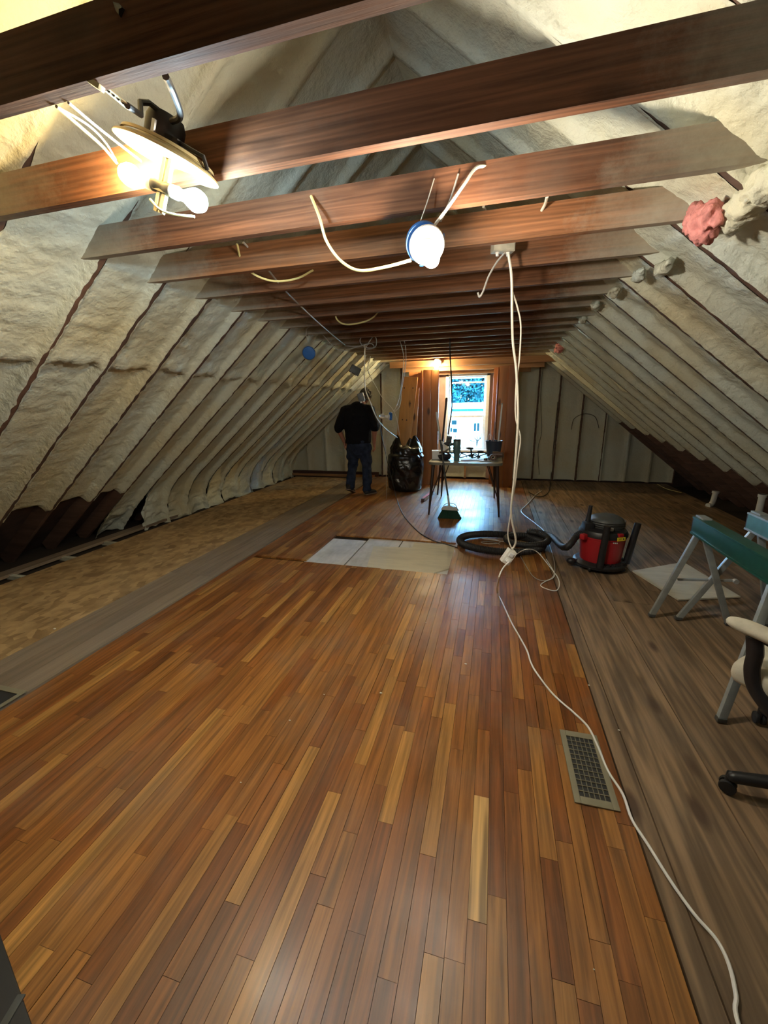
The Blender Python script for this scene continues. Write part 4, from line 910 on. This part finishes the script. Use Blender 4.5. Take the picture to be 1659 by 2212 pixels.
g = G(); g.lathe([(.03, .10), (.03, .22), (.02, .22), (.02, .40)], (.06, .02, 0), n=18); obj('gas_column', g, 'black_metal', t)
g = G(); g.lathe([(.05, .07), (.055, .08), (.05, .13), (.03, .14)], (.06, .02, 0), n=20); obj('hub', g, 'black_plastic', t)
for k in range(5):
    a = math.radians(227 - 70 * k); e = Vector((.06 + .48 * math.cos(a), .02 + .48 * math.sin(a), .078)); d = Vector((math.cos(a), math.sin(a), 0))
    g = G(); g.tube([Vector((.06, .02, .105)) + d * .03, Vector((.06, .02, .10)) + d * .22, e], [.032, .028, .022], 10, rnd=True); lg = obj('base_leg', g, 'black_plastic', t)
    q = e + Vector((-.012, 0, -.05)); ax = Vector((math.cos(a + 1.1), math.sin(a + 1.1), 0))
    for sgn in (-1, 1):
        g = G(); g.lathe([(.016, -.008), (.027, -.007), (.029, 0), (.027, .007), (.016, .008)], q + ax * .013 * sgn, ax, 16); obj('caster_wheel', g, 'rubber', lg)
    g = G(); g.lathe([(.012, -.03), (.014, .0), (.012, .03)], q + Vector((0, 0, .03)), (0, 0, 1), 10); obj('caster_stem', g, 'black_plastic', lg)
# low black block added as stand-in for an unidentified dark shape, lower left
t = thing('black_stand_in', 'low black stand-in for an unidentified dark shape at the lower left corner of the floor', 'case'); a0, a1 = pz(-40, 1905, .05), pz(78, 2240, .05); d = (a1 - a0).normalized(); nn = Vector((-d.y, d.x, 0)); nn = nn if nn.x < 0 else -nn
g = G(); cc = (a0 + a1) / 2 + nn * .16; g.box((cc.x, cc.y, .025), (.32, (a1 - a0).length + .10, .05), Matrix((-nn, d, Vector((0, 0, 1)))).transposed(), .006); b = obj('stand_in_body', g, 'rubber', t)
p = pz(22, 2192, .051); g = G(); g.box((p.x, p.y, .052), (.02, .07, .006), Matrix.Rotation(.3, 3, 'Z'), .002); obj('latch', g, 'grey_plastic', t)

# ================================================================== TABLE AND WHAT STANDS ON IT
t = thing('work_table', 'old kitchen table with rounded grey top and dark tapered legs', 'table')
TX0, TX1, TY0, TY1, TZ = -.855, .135, 5.43, 6.55, .735
def rrect(x0, x1, y0, y1, r, n=6):
    out = []
    for cx_, cy_, a0 in ((x1 - r, y1 - r, 0), (x0 + r, y1 - r, PI / 2), (x0 + r, y0 + r, PI), (x1 - r, y0 + r, 1.5 * PI)):
        for k in range(n + 1): out.append((cx_ + r * math.cos(a0 + k * PI / 2 / n), cy_ + r * math.sin(a0 + k * PI / 2 / n)))
    return out
g = G(); g.prism(rrect(TX0, TX1, TY0, TY1, .12), 'z', TZ - .035, TZ - .003); obj('edge_band', g, 'table_edge', t)
g = G(); g.prism(rrect(TX0 + .004, TX1 - .004, TY0 + .004, TY1 - .004, .118), 'z', TZ - .003, TZ + .001); obj('table_top', g, 'table_top', t)
for (tx, ty, fx, fy) in ((TX0 + .07, TY0 + .08, -.825, 5.40), (TX1 - .07, TY0 + .08, .125, 5.47), (TX0 + .10, TY1 - .10, -.80, 6.60), (TX1 - .10, TY1 - .10, .06, 6.62)):
    g = G(); g.tube([(tx, ty, TZ - .035), ((tx * .4 + fx * .6), (ty * .4 + fy * .6), .26), (fx, fy, 0)], [.024, .018, .011], 10); lg = obj('leg', g, 'leg_dark', t)
    sx = 1 if tx < -.4 else -1; sy = 1 if ty < 6 else -1
    g = G(); g.tube([(tx + sx * .13, ty + sy * .02, TZ - .036), (tx * .35 + fx * .65, ty * .35 + fy * .65, .23)], .008, 8); obj('leg_brace', g, 'leg_dark', lg)
def on(u, v, z=TZ): return pz(u, v, z)
TT = TZ + .001
# tumbler
t = thing('tumbler', 'tall teal insulated tumbler with handle on the work table', 'tumbler'); c = on(988, 993); c = Vector((c.x, 5.62, TT))
g = G(); g.lathe([(.036, 0), (.038, .01), (.038, .09), (.050, .125), (.052, .27), (.050, .275)], c, n=28); obj('cup', g, 'tumbler', t)
g = G(); g.lathe([(.051, .272), (.053, .275), (.053, .29), (.045, .298), (.01, .30)], c, n=28); obj('lid', g, 'grey_plastic', t)
g = G(); g.tube(spline([c + Vector((-.048, 0, .24)), c + Vector((-.09, 0, .235)), c + Vector((-.098, 0, .17)), c + Vector((-.085, 0, .115)), c + Vector((-.045, 0, .11))], 6), .010, 10); obj('handle', g, 'tumbler', t)
g = G(); g.tube([c + Vector((-.02, 0, .29)), c + Vector((-.03, 0, .36))], .005, 8); obj('straw', g, 'grey_plastic', t)
# bucket
t = thing('bucket', 'dark blue bucket with sticks on the work table', 'bucket'); c = Vector((.01, 6.20, TT))
g = G(); g.lathe([(.085, 0), (.095, .01), (.118, .215), (.125, .22), (.125, .23), (.115, .23), (.09, .02), (.0, .02)], c, n=30, cap=False); b = obj('pail', g, 'bucket', t)
g = G(); g.tube([c + Vector((.117 * math.cos(a), .117 * math.sin(a) * 1, .225)) for a in [k * PI / 10 for k in range(21)]], .005, 6); obj('rim', g, 'bucket', b)
t = thing('paint_stick', 'pale stick standing in the blue bucket, right one', 'stick', 'sticks in the bucket'); g = G(); g.seg(c + Vector((.05, 0, .03)), c + Vector((.085, .06, .75)), .022, .006, (0, 1, 0)); obj('stick_body', g, 'paper', t)
g = G(); g.lathe([(.012, 0), (.012, .02)], c + Vector((.085, .06, .745)), (0, 0, 1), 8); obj('stick_tip', g, 'cable_grey', t)
t = thing('paint_stick', 'mauve stick standing in the blue bucket, left one', 'stick', 'sticks in the bucket'); g = G(); g.seg(c + Vector((-.02, 0, .03)), c + Vector((.0, .06, .5)), .02, .006, (0, 1, 0)); obj('stick_body', g, 'casing_pink', t)
g = G(); g.tube(spline([c + Vector((-.07, 0, .2)), c + Vector((-.09, 0, .27)), c + Vector((-.06, .02, .33)), c + Vector((-.03, .02, .27)), c + Vector((-.05, 0, .2))], 5), .004, 6); tag(obj('wire_loop', g, 'galv_steel'), 'thin wire loop sticking out of the blue bucket', 'wire')
# white box at left
t = thing('white_box', 'pale cardboard box at the left end of the table', 'box'); c = on(945, 975); c = Vector((-.78, 5.86, TT + .055))
g = G(); g.box(c, (.15, .18, .11), Matrix.Rotation(.15, 3, 'Z'), .003); obj('carton', g, 'paper', t); g = G(); g.box(c + Vector((0, 0, .057)), (.156, .186, .006), Matrix.Rotation(.15, 3, 'Z'), .002); obj('lid_flap', g, 'paper', t)
# dark bowl
t = thing('dark_bowl', 'dark navy bowl left of the tumbler on the table', 'bowl'); c = Vector((-.655, 5.70, TT))
g = G(); g.lathe([(.05, 0), (.07, .01), (.092, .045), (.095, .062), (.088, .062), (.06, .02), (0, .015)], c, n=26, cap=False); obj('bowl_body', g, 'navy', t); g = G(); g.lathe([(.094, .058), (.098, .062), (.094, .066)], c, n=26, cap=False); obj('rim', g, 'grey_plastic', t)
# drill left back
def drill(label, c, rz, mat, s=1.0):
    t = thing('cordless_drill', label, 'drill', 'tools on the work table'); R = Matrix.Rotation(rz, 3, 'Z'); c = Vector(c)
    f = lambda x, y, z: c + R @ Vector((x * s, y * s, z * s))
    g = G(); g.tube([f(-.08, 0, .19), f(-.04, 0, .19), f(.04, 0, .19), f(.07, 0, .19)], [.028 * s, .034 * s, .034 * s, .026 * s], 14); obj('drill_body', g, mat, t)
    g = G(); g.tube([f(.07, 0, .19), f(.10, 0, .19), f(.125, 0, .19)], [.022 * s, .018 * s, .008 * s], 12); obj('chuck', g, 'black_metal', t)
    g = G(); g.tube([f(-.03, 0, .18), f(-.045, 0, .11), f(-.05, 0, .05)], [.022 * s, .020 * s, .022 * s], 12); obj('grip', g, 'black_plastic', t)
    g = G(); g.box(f(-.04, 0, .026), (.11 * s, .07 * s, .05 * s), R, .008); obj('battery', g, 'black_plastic', t)
drill('dark drill standing behind the bowl on the table', (-.66, 6.0, TT), .4, 'navy')
drill('dark drill lying beyond the paper on the table', (-.33, 6.15, TT), 2.4, 'black_plastic', .62)
drill('small dark driver near the middle of the table', (-.18, 6.05, TT), .2, 'black_plastic', .45)
# white hinged thing (respirator like funnel) by the broom
t = thing('white_funnel', 'white plastic funnel lying behind the dark bowl', 'funnel'); g = G(); g.lathe([(.012, -.06), (.014, 0), (.06, .09), (.062, .092)], (-.70, 5.93, TT + .19), (.6, -.3, -.9), 20, False); obj('cone', g, 'paper', t); g = G(); g.lathe([(.063, .09), (.068, .094), (.063, .098)], (-.70, 5.93, TT + .19), (.6, -.3, -.9), 20, False); obj('rim', g, 'paper', t)
# red handled snips
t = thing('hand_tool', 'dark red handled snips between bowl and tumbler', 'tool', 'tools on the work table')
g = G(); g.tube(spline([(-.74, 5.78, TT + .09), (-.66, 5.76, TT + .11), (-.58, 5.78, TT + .06)], 5), .013, 8); obj('handle', g, 'brown_tool', t); g = G(); g.seg((-.58, 5.78, TT + .06), (-.52, 5.79, TT + .012), .02, .008); obj('blade', g, 'steel', t)
# paper and cable
g = G(); g.prism([(-.46, 5.50), (-.07, 5.47), (.0, 5.74), (-.40, 5.80)], 'z', TT, TT + .003); tag(obj('paper_sheet', g, 'paper', None, 0), 'pale sheet of paper lying at the front of the table', 'paper')
cable('dark wire lying in a wave on the paper', [(-.42, 5.66, TT + .008), (-.33, 5.60, TT + .008), (-.22, 5.63, TT + .008), (-.12, 5.57, TT + .008), (-.02, 5.62, TT + .008)], .005, 'cable_black')
cable('tangle of dark cable behind the paper on the table', [(-.45 + .09 * math.cos(k * 1.1) + k * .028, 5.95 + .06 * math.sin(k * 1.3), TT + .01 + .025 * (k % 3)) for k in range(13)], .007, 'cable_black')
# tape roll and brown tool at right
t = thing('tape_roll', 'roll of brown tape at the right front of the table', 'tape'); g = G(); g.lathe([(.022, -.02), (.045, -.02), (.047, 0), (.045, .02), (.022, .02), (.022, -.02)], (.005, 5.70, TT + .047), (.15, -1, .1), 26, False); obj('tape', g, 'brown_tool', t); g = G(); g.lathe([(.018, -.021), (.022, -.021), (.022, .021), (.018, .021), (.018, -.021)], (.005, 5.70, TT + .047), (.15, -1, .1), 22, False); obj('core', g, 'box_beige', t)
t = thing('circular_sander', 'brown power tool lying at the right end of the table', 'tool', 'tools on the work table'); g = G(); g.tube([(.0, 5.84, TT + .07), (.06, 5.83, TT + .072), (.135, 5.82, TT + .07)], [.04, .042, .034], 14); obj('tool_body', g, 'brown_tool', t); g = G(); g.box((-.01, 5.83, TT + .02), (.10, .09, .04), None, .01); obj('base_pad', g, 'black_plastic', t)
g = G(); g.lathe([(.02, 0), (.026, .004), (.026, .03), (.01, .036)], (-.09, 5.72, TT), n=16); t = thing('small_cap', 'small dark round cap left of the tape roll', 'cap'); obj('cap_body', g, 'black_plastic', t); g = G(); g.ball((-.09, 5.70, TT + .03), .012, 6); obj('cap_knob', g, 'steel', t)
# power strip block at end of cord
PS = py(970, 951, 5.75); t = thing('power_block', 'grey power block hanging at the end of the black cord', 'power strip'); g = G(); g.box(PS, (.075, .05, .12), Matrix.Rotation(.1, 3, 'Y'), .008); b = obj('block_body', g, 'grey_plastic', t)
for dz in (-.028, .028):
    g = G(); g.box(PS + Vector((0, -.027, dz)), (.04, .006, .034), None, .003); obj('socket_face', g, 'black_plastic', t)
# broom, pole, red level
t = thing('broom', 'angle broom with green bristles leaning on the table front', 'broom'); hb = Vector((-.52, 5.29, 0))
me = G(); V = [(-.10, -.02, .125), (.09, -.02, .12), (.155, -.03, .0), (-.165, -.03, .0), (-.10, .02, .125), (.09, .02, .12), (.155, .04, .0), (-.165, .04, .0)]
me.add([hb + Vector(v) for v in V], [(0, 1, 2, 3), (7, 6, 5, 4), (0, 4, 5, 1), (1, 5, 6, 2), (2, 6, 7, 3), (3, 7, 4, 0)]); br = obj('bristles', me, 'broom_green', t, 0)
for k in range(22):
    a = -.155 + k * .0145; g = G(); g.seg(hb + Vector((a * .64, -.024, .12)), hb + Vector((a, -.037, .001)), .006, .006); obj('bristle_tuft', g, 'broom_green', br)
g = G(); g.prism([(-.125, .118), (.115, .112), (.09, .15), (.03, .172), (-.03, .175), (-.10, .155)], 'y', -.026, .026); g.v = [tuple(Vector(p) + hb) for p in g.v]; obj('broom_cap', g, 'broom_white', t)
hs_ = hb + Vector((-.01, 0, .165)); he = py(943, 892, 5.42); hm = hs_.lerp(he, .72)
g = G(); g.tube([hs_, hs_ + (he - hs_) * .12], [.016, .013], 10); obj('ferrule', g, 'broom_white', t)
g = G(); g.tube([hs_ + (he - hs_) * .1, hm], .0115, 10); obj('handle', g, 'handle_dark', t); g = G(); g.tube([hm, he], .013, 10, rnd=True); obj('handle_grip', g, 'broom_white', t)
g = G(); g.tube(spline([hb + Vector((-.11, 0, .13)), hb + Vector((-.07, 0, .19)), hb + Vector((0, 0, .212)), hb + Vector((.07, 0, .19)), hb + Vector((.10, 0, .125))], 5), .005, 6); obj('wire_bail', g, 'broom_white', t)
t = thing('dark_pole', 'dark pole leaning between broom and window', 'pole'); pa_, pb_ = Vector((-.88, 6.72, .0)), py(964, 868, 6.75); g = G(); g.tube([pa_, pb_], [.014, .017], 10); obj('shaft', g, 'leg_dark', t); g = G(); g.tube([pb_, pb_ + (pb_ - pa_).normalized() * .05], .019, 10, rnd=True); obj('end_grip', g, 'black_plastic', t)
t = thing('red_level', 'short red and white spirit level lying by the table leg', 'level'); a, b = pz(914, 1080, .03), pz(936, 1063, .03); g = G(); g.seg(a, b, .045, .05, (0, 0, 1), .004); obj('level_body', g, 'paper', t); g = G(); g.seg(a + Vector((0, 0, .027)), b + Vector((0, 0, .027)), .047, .012, (0, 0, 1), .003); obj('red_edge', g, 'red_paint', t); g = G(); g.seg(a - (b - a).normalized() * .03, a + (b - a) * .02, .05, .056, (0, 0, 1), .004); obj('end_cap', g, 'brown_tool', t)

# ================================================================== BOARDS, BAG
t = thing('leaning_board', 'pale knotty pine board leaning upright behind the black bag', 'board', 'loose pine boards'); 
def slab(p0, p1, wdir, w, th, mat, par, nm):
    g = G(); g.seg(p0, p1, w, th, Vector((0, -1, .1)), .003); return obj(nm, g, mat, par)
slab((-1.70, 7.28, 0), (-1.50, 7.47, 1.985), None, .27, .025, 'pine_pale', t, 'board_body')
kn = [(.1, .62), (-.05, .62), (.09, .50), (-.08, .30), (.02, .30)]
p0, p1 = Vector((-1.70, 7.28, 0)), Vector((-1.50, 7.47, 1.985)); dd = (p1 - p0).normalized(); sx_ = dd.cross(Vector((0, -1, .1))).normalized(); nn = sx_.cross(dd)
for (a, bq) in ((-.09, .90), (.07, .905), (.05, .77), (-.06, .62), (.02, .62)):
    q = p0 + (p1 - p0) * bq + sx_ * a + nn * .0135; g = G(); g.lathe([(.013, -.002), (.011, .001)], q, nn, 12); obj('knot', g, 'leg_dark', t)
t = thing('leaning_board', 'shorter brown pine board beside the pale leaning board', 'board', 'loose pine boards'); slab((-1.50, 7.40, 0), (-1.415, 7.52, 1.80), None, .14, .022, 'pine_pale', t, 'board_body'); g = G(); g.box((-1.40, 7.50, 1.79), (.12, .02, .015)); obj('end_chip', g, 'pine_header', t)
# rubbish bag
t = thing('rubbish_bag', 'full shiny black rubbish bag standing behind the table', 'bag'); BC = Vector((-1.50, 7.02, 0))
nz_, na = 60, 96; zz = np.linspace(0, 1, nz_); aa = np.linspace(0, 2 * PI, na, endpoint=False)
Zg, Ag = np.meshgrid(zz, aa, indexing='ij'); H = .90
prof = np.interp(zz, [0, .02, .06, .25, .5, .70, .78, .85, .93, 1.0], [.20, .265, .295, .315, .325, .32, .295, .285, .235, .16])[:, None] * np.ones_like(Ag)
cxn, syn = np.cos(Ag), np.sin(Ag)
wr = .022 * vnoise(cxn * 2.2, syn * 2.2, Zg * 6) + .016 * vnoise(cxn * 5 + 3, syn * 5, Zg * 9 + cxn * 3) + .007 * vnoise(cxn * 11, syn * 11, Zg * 22)
wr = wr - .02 * np.exp(-((Zg - .74 - .02 * np.sin(Ag * 2)) / .02) ** 2)
r = prof + wr * np.clip(Zg * 8, 0, 1)
top = np.clip((Zg - .86) / .14, 0, 1)
zz2 = Zg * H + top * (.09 * np.sin(Ag * 2 + .4) + .05 * np.sin(Ag * 5 + 1) - .03)
P = np.stack([BC.x + r * cxn, BC.y + r * syn * .95, zz2], -1).reshape(-1, 3)
i, j = np.meshgrid(np.arange(nz_ - 1), np.arange(na), indexing='ij'); a = (i * na + j).ravel(); b2 = (i * na + (j + 1) % na).ravel()
me = np_mesh('bag_body', P, np.stack([a, b2, b2 + na, a + na], -1)); link('bag_body', me, 'bag_black', t)
g = G(); P2 = P[-na:] ; 
Vv = [Vector(p) for p in P2]; inner = [Vector((BC.x + (v.x - BC.x) * .55, BC.y + (v.y - BC.y) * .55, .74)) for v in Vv]
g.add(Vv + inner, [(k, (k + 1) % na, na + (k + 1) % na, na + k) for k in range(na)]); g.add(inner, [tuple(range(na))]); obj('bag_mouth', g, 'bag_black', t)

# ================================================================== PERSON
PX, PY_ = -2.21, 6.52
t = thing('person', 'man in black t-shirt and dark jeans, seen from behind, head bowed', 'person')
def tb(g, pts, rs, sq=None, n=16): g.tube([Vector(p) for p in pts], rs, n, True, True, sq)
LS, RS = Vector((-2.43, 6.52, 1.42)), Vector((-1.985, 6.52, 1.42))
LE, RE = Vector((-2.535, 6.46, 1.12)), Vector((-1.90, 6.46, 1.13))
LH, RH = Vector((-2.475, 6.56, .90)), Vector((-1.945, 6.56, .885))
HIPL, HIPR = Vector((-2.315, 6.53, .86)), Vector((-2.11, 6.53, .86))
KL, KR = Vector((-2.36, 6.62, .48)), Vector((-2.085, 6.58, .48))
AL, AR = Vector((-2.385, 6.50, .15)), Vector((-2.095, 6.55, .09))
HD = Vector((-2.085, 6.60, 1.655)); NB = Vector((-2.185, 6.53, 1.46))
g = G()
tb(g, [(PX, 6.53, .84), (PX, 6.52, 1.0), (PX, 6.51, 1.2), (PX + .01, 6.51, 1.36), (PX + .01, 6.52, 1.43)], [.165, .165, .175, .17, .12], (1.15, .8, (1, 0, 0)))
tb(g, [NB + Vector((0, 0, -.05)), NB.lerp(HD, .6)], [.062, .056])
tb(g, [LS, LE], [.062, .047]); tb(g, [LE, LH], [.046, .030]); tb(g, [RS, RE], [.062, .047]); tb(g, [RE, RH], [.046, .030])
g.tube([LS + Vector((0, 0, .02)), NB, RS + Vector((0, 0, .02))], [.05, .06, .05], 12, True, True)
for hip, kn_, an in ((HIPL, KL, AL), (HIPR, KR, AR)): tb(g, [hip, kn_], [.09, .062]); tb(g, [kn_, an], [.06, .042])
# head: skull, jaw, nose, ears, brow
Rh = Matrix.Rotation(.45, 3, 'X').inverted() @ Matrix.Rotation(-.18, 3, 'Y'); Rh = Matrix.Rotation(-.45, 3, 'X') @ Matrix.Rotation(.18, 3, 'Y')
hf = lambda x, y, z: HD + Rh @ Vector((x, y, z))
g.ball(HD, 1, 12, (.077, .096, .105), Rh); g.ball(hf(0, .03, -.06), 1, 10, (.055, .06, .055), Rh); g.ball(hf(0, .105, -.02), .016, 8); g.ball(hf(0, .09, .01), 1, 8, (.05, .015, .012), Rh); g.ball(hf(0, .088, -.055), 1, 8, (.025, .012, .008), Rh)
for sx in (-1, 1): g.ball(hf(sx * .078, .0, -.02), 1, 8, (.012, .020, .032), Rh)
# hands
for Hh, sx in ((LH, -1), (RH, 1)):
    pc = Hh + Vector((0, .02, -.05)); g.ball(Hh.lerp(pc, .6), 1, 8, (.022, .042, .05))
    for k, (dy, ln) in enumerate(((.036, .070), (.013, .080), (-.010, .074), (-.032, .058))):
        b0 = pc + Vector((0, dy, -.03)); m0 = b0 + Vector((-sx * .008, .004, -ln * .5)); e0 = b0 + Vector((-sx * .032, .008, -ln * .92)); tb(g, [b0, m0, e0], [.0105, .0098, .0085], None, 8)
    b0 = Hh + Vector((-sx * .005, .035, -.02)); tb(g, [b0, b0 + Vector((-sx * .012, .03, -.03)), b0 + Vector((-sx * .018, .034, -.062))], [.013, .012, .010], None, 8)
me = remesh(g, .0075, 5, 'body'); link('body', me, 'skin', t)
for sx in (-1, 1):
    g = G(); g.ball(hf(sx * .03, .088, .0), .011, 8); obj('eye', g, 'paper', t)
# hair
g = G(); g.ball(hf(0, -.018, .022), 1, 14, (.092, .102, .104), Rh); g.ball(hf(0, -.05, -.05), 1, 10, (.070, .05, .06), Rh); g.ball(hf(.05, .0, .05), 1, 8, (.05, .07, .05), Rh)
me = remesh(g, .008, 2, 'hair'); displace(me, .022, 32, 2); displace(me, .012, 75, 9); link('hair', me, 'hair', t)
# shirt
g = G()
tb(g, [(PX, 6.53, .93), (PX, 6.525, 1.05), (PX, 6.515, 1.2), (PX + .01, 6.505, 1.35), (PX + .015, 6.515, 1.435)], [.196, .200, .205, .200, .135], (1.16, .80, (1, 0, 0)), 24)
g.tube([(PX, 6.53, .885), (PX, 6.53, .95)], [.196, .197], 24, True, False, (1.16, .82, (1, 0, 0)))
tb(g, [LS + Vector((.02, 0, .01)), LS.lerp(LE, .45), LS.lerp(LE, .93)], [.085, .082, .076]); tb(g, [RS + Vector((-.02, 0, .01)), RS.lerp(RE, .45), RS.lerp(RE, .93)], [.085, .082, .076])
g.tube([LS + Vector((.0, 0, .015)), NB + Vector((0, 0, -.01)), RS + Vector((0, 0, .015))], [.075, .085, .075], 14, True, True)
me = remesh(g, .010, 6, 'shirt'); displace(me, .014, (7, 7, 5), 4); displace(me, .006, 18, 8); link('shirt', me, 'shirt_black', t)
# jeans
g = G()
g.tube([(PX, 6.53, .80), (PX, 6.53, .86), (PX, 6.53, .95)], [.165, .178, .176], 20, True, True, (1.15, .84, (1, 0, 0)))
for hip, kn_, an in ((HIPL, KL, AL), (HIPR, KR, AR)): tb(g, [hip, hip.lerp(kn_, .5), kn_], [.112, .102, .086]); tb(g, [kn_, kn_.lerp(an, .5), an + Vector((0, 0, -.02))], [.086, .080, .078])
me = remesh(g, .010, 5, 'jeans'); displace(me, .016, (9, 9, 14), 3); displace(me, .007, 26, 6); link('jeans', me, 'jeans', t)
# shoes
def shoe(heel, toe, nm):
    heel, toe = Vector(heel), Vector(toe); g = G(); m_ = heel.lerp(toe, .5)
    g.tube([heel + Vector((0, 0, .045)), m_ + Vector((0, 0, .045)), toe + Vector((0, 0, .032))], [.042, .046, .036], 14, True, True, (1.0, .9, (1, 0, 0))); g.tube([heel + Vector((0, .03, .05)), heel + Vector((0, .03, .10))], [.042, .04], 12)
    me = remesh(g, .009, 4, 'shoe'); s = link('shoe', me, 'shoe', t)
    g = G(); d = (toe - heel).normalized(); g.seg(heel - d * .035 + Vector((0, 0, .010)), toe + d * .03 + Vector((0, 0, .010)), .085, .018, (0, 0, 1), .008); obj('sole', g, 'sole', s)
shoe((-2.085, 6.50, .0), (-1.985, 6.66, .0), 'r'); shoe((-2.385, 6.42, .085), (-2.37, 6.62, .005), 'l')
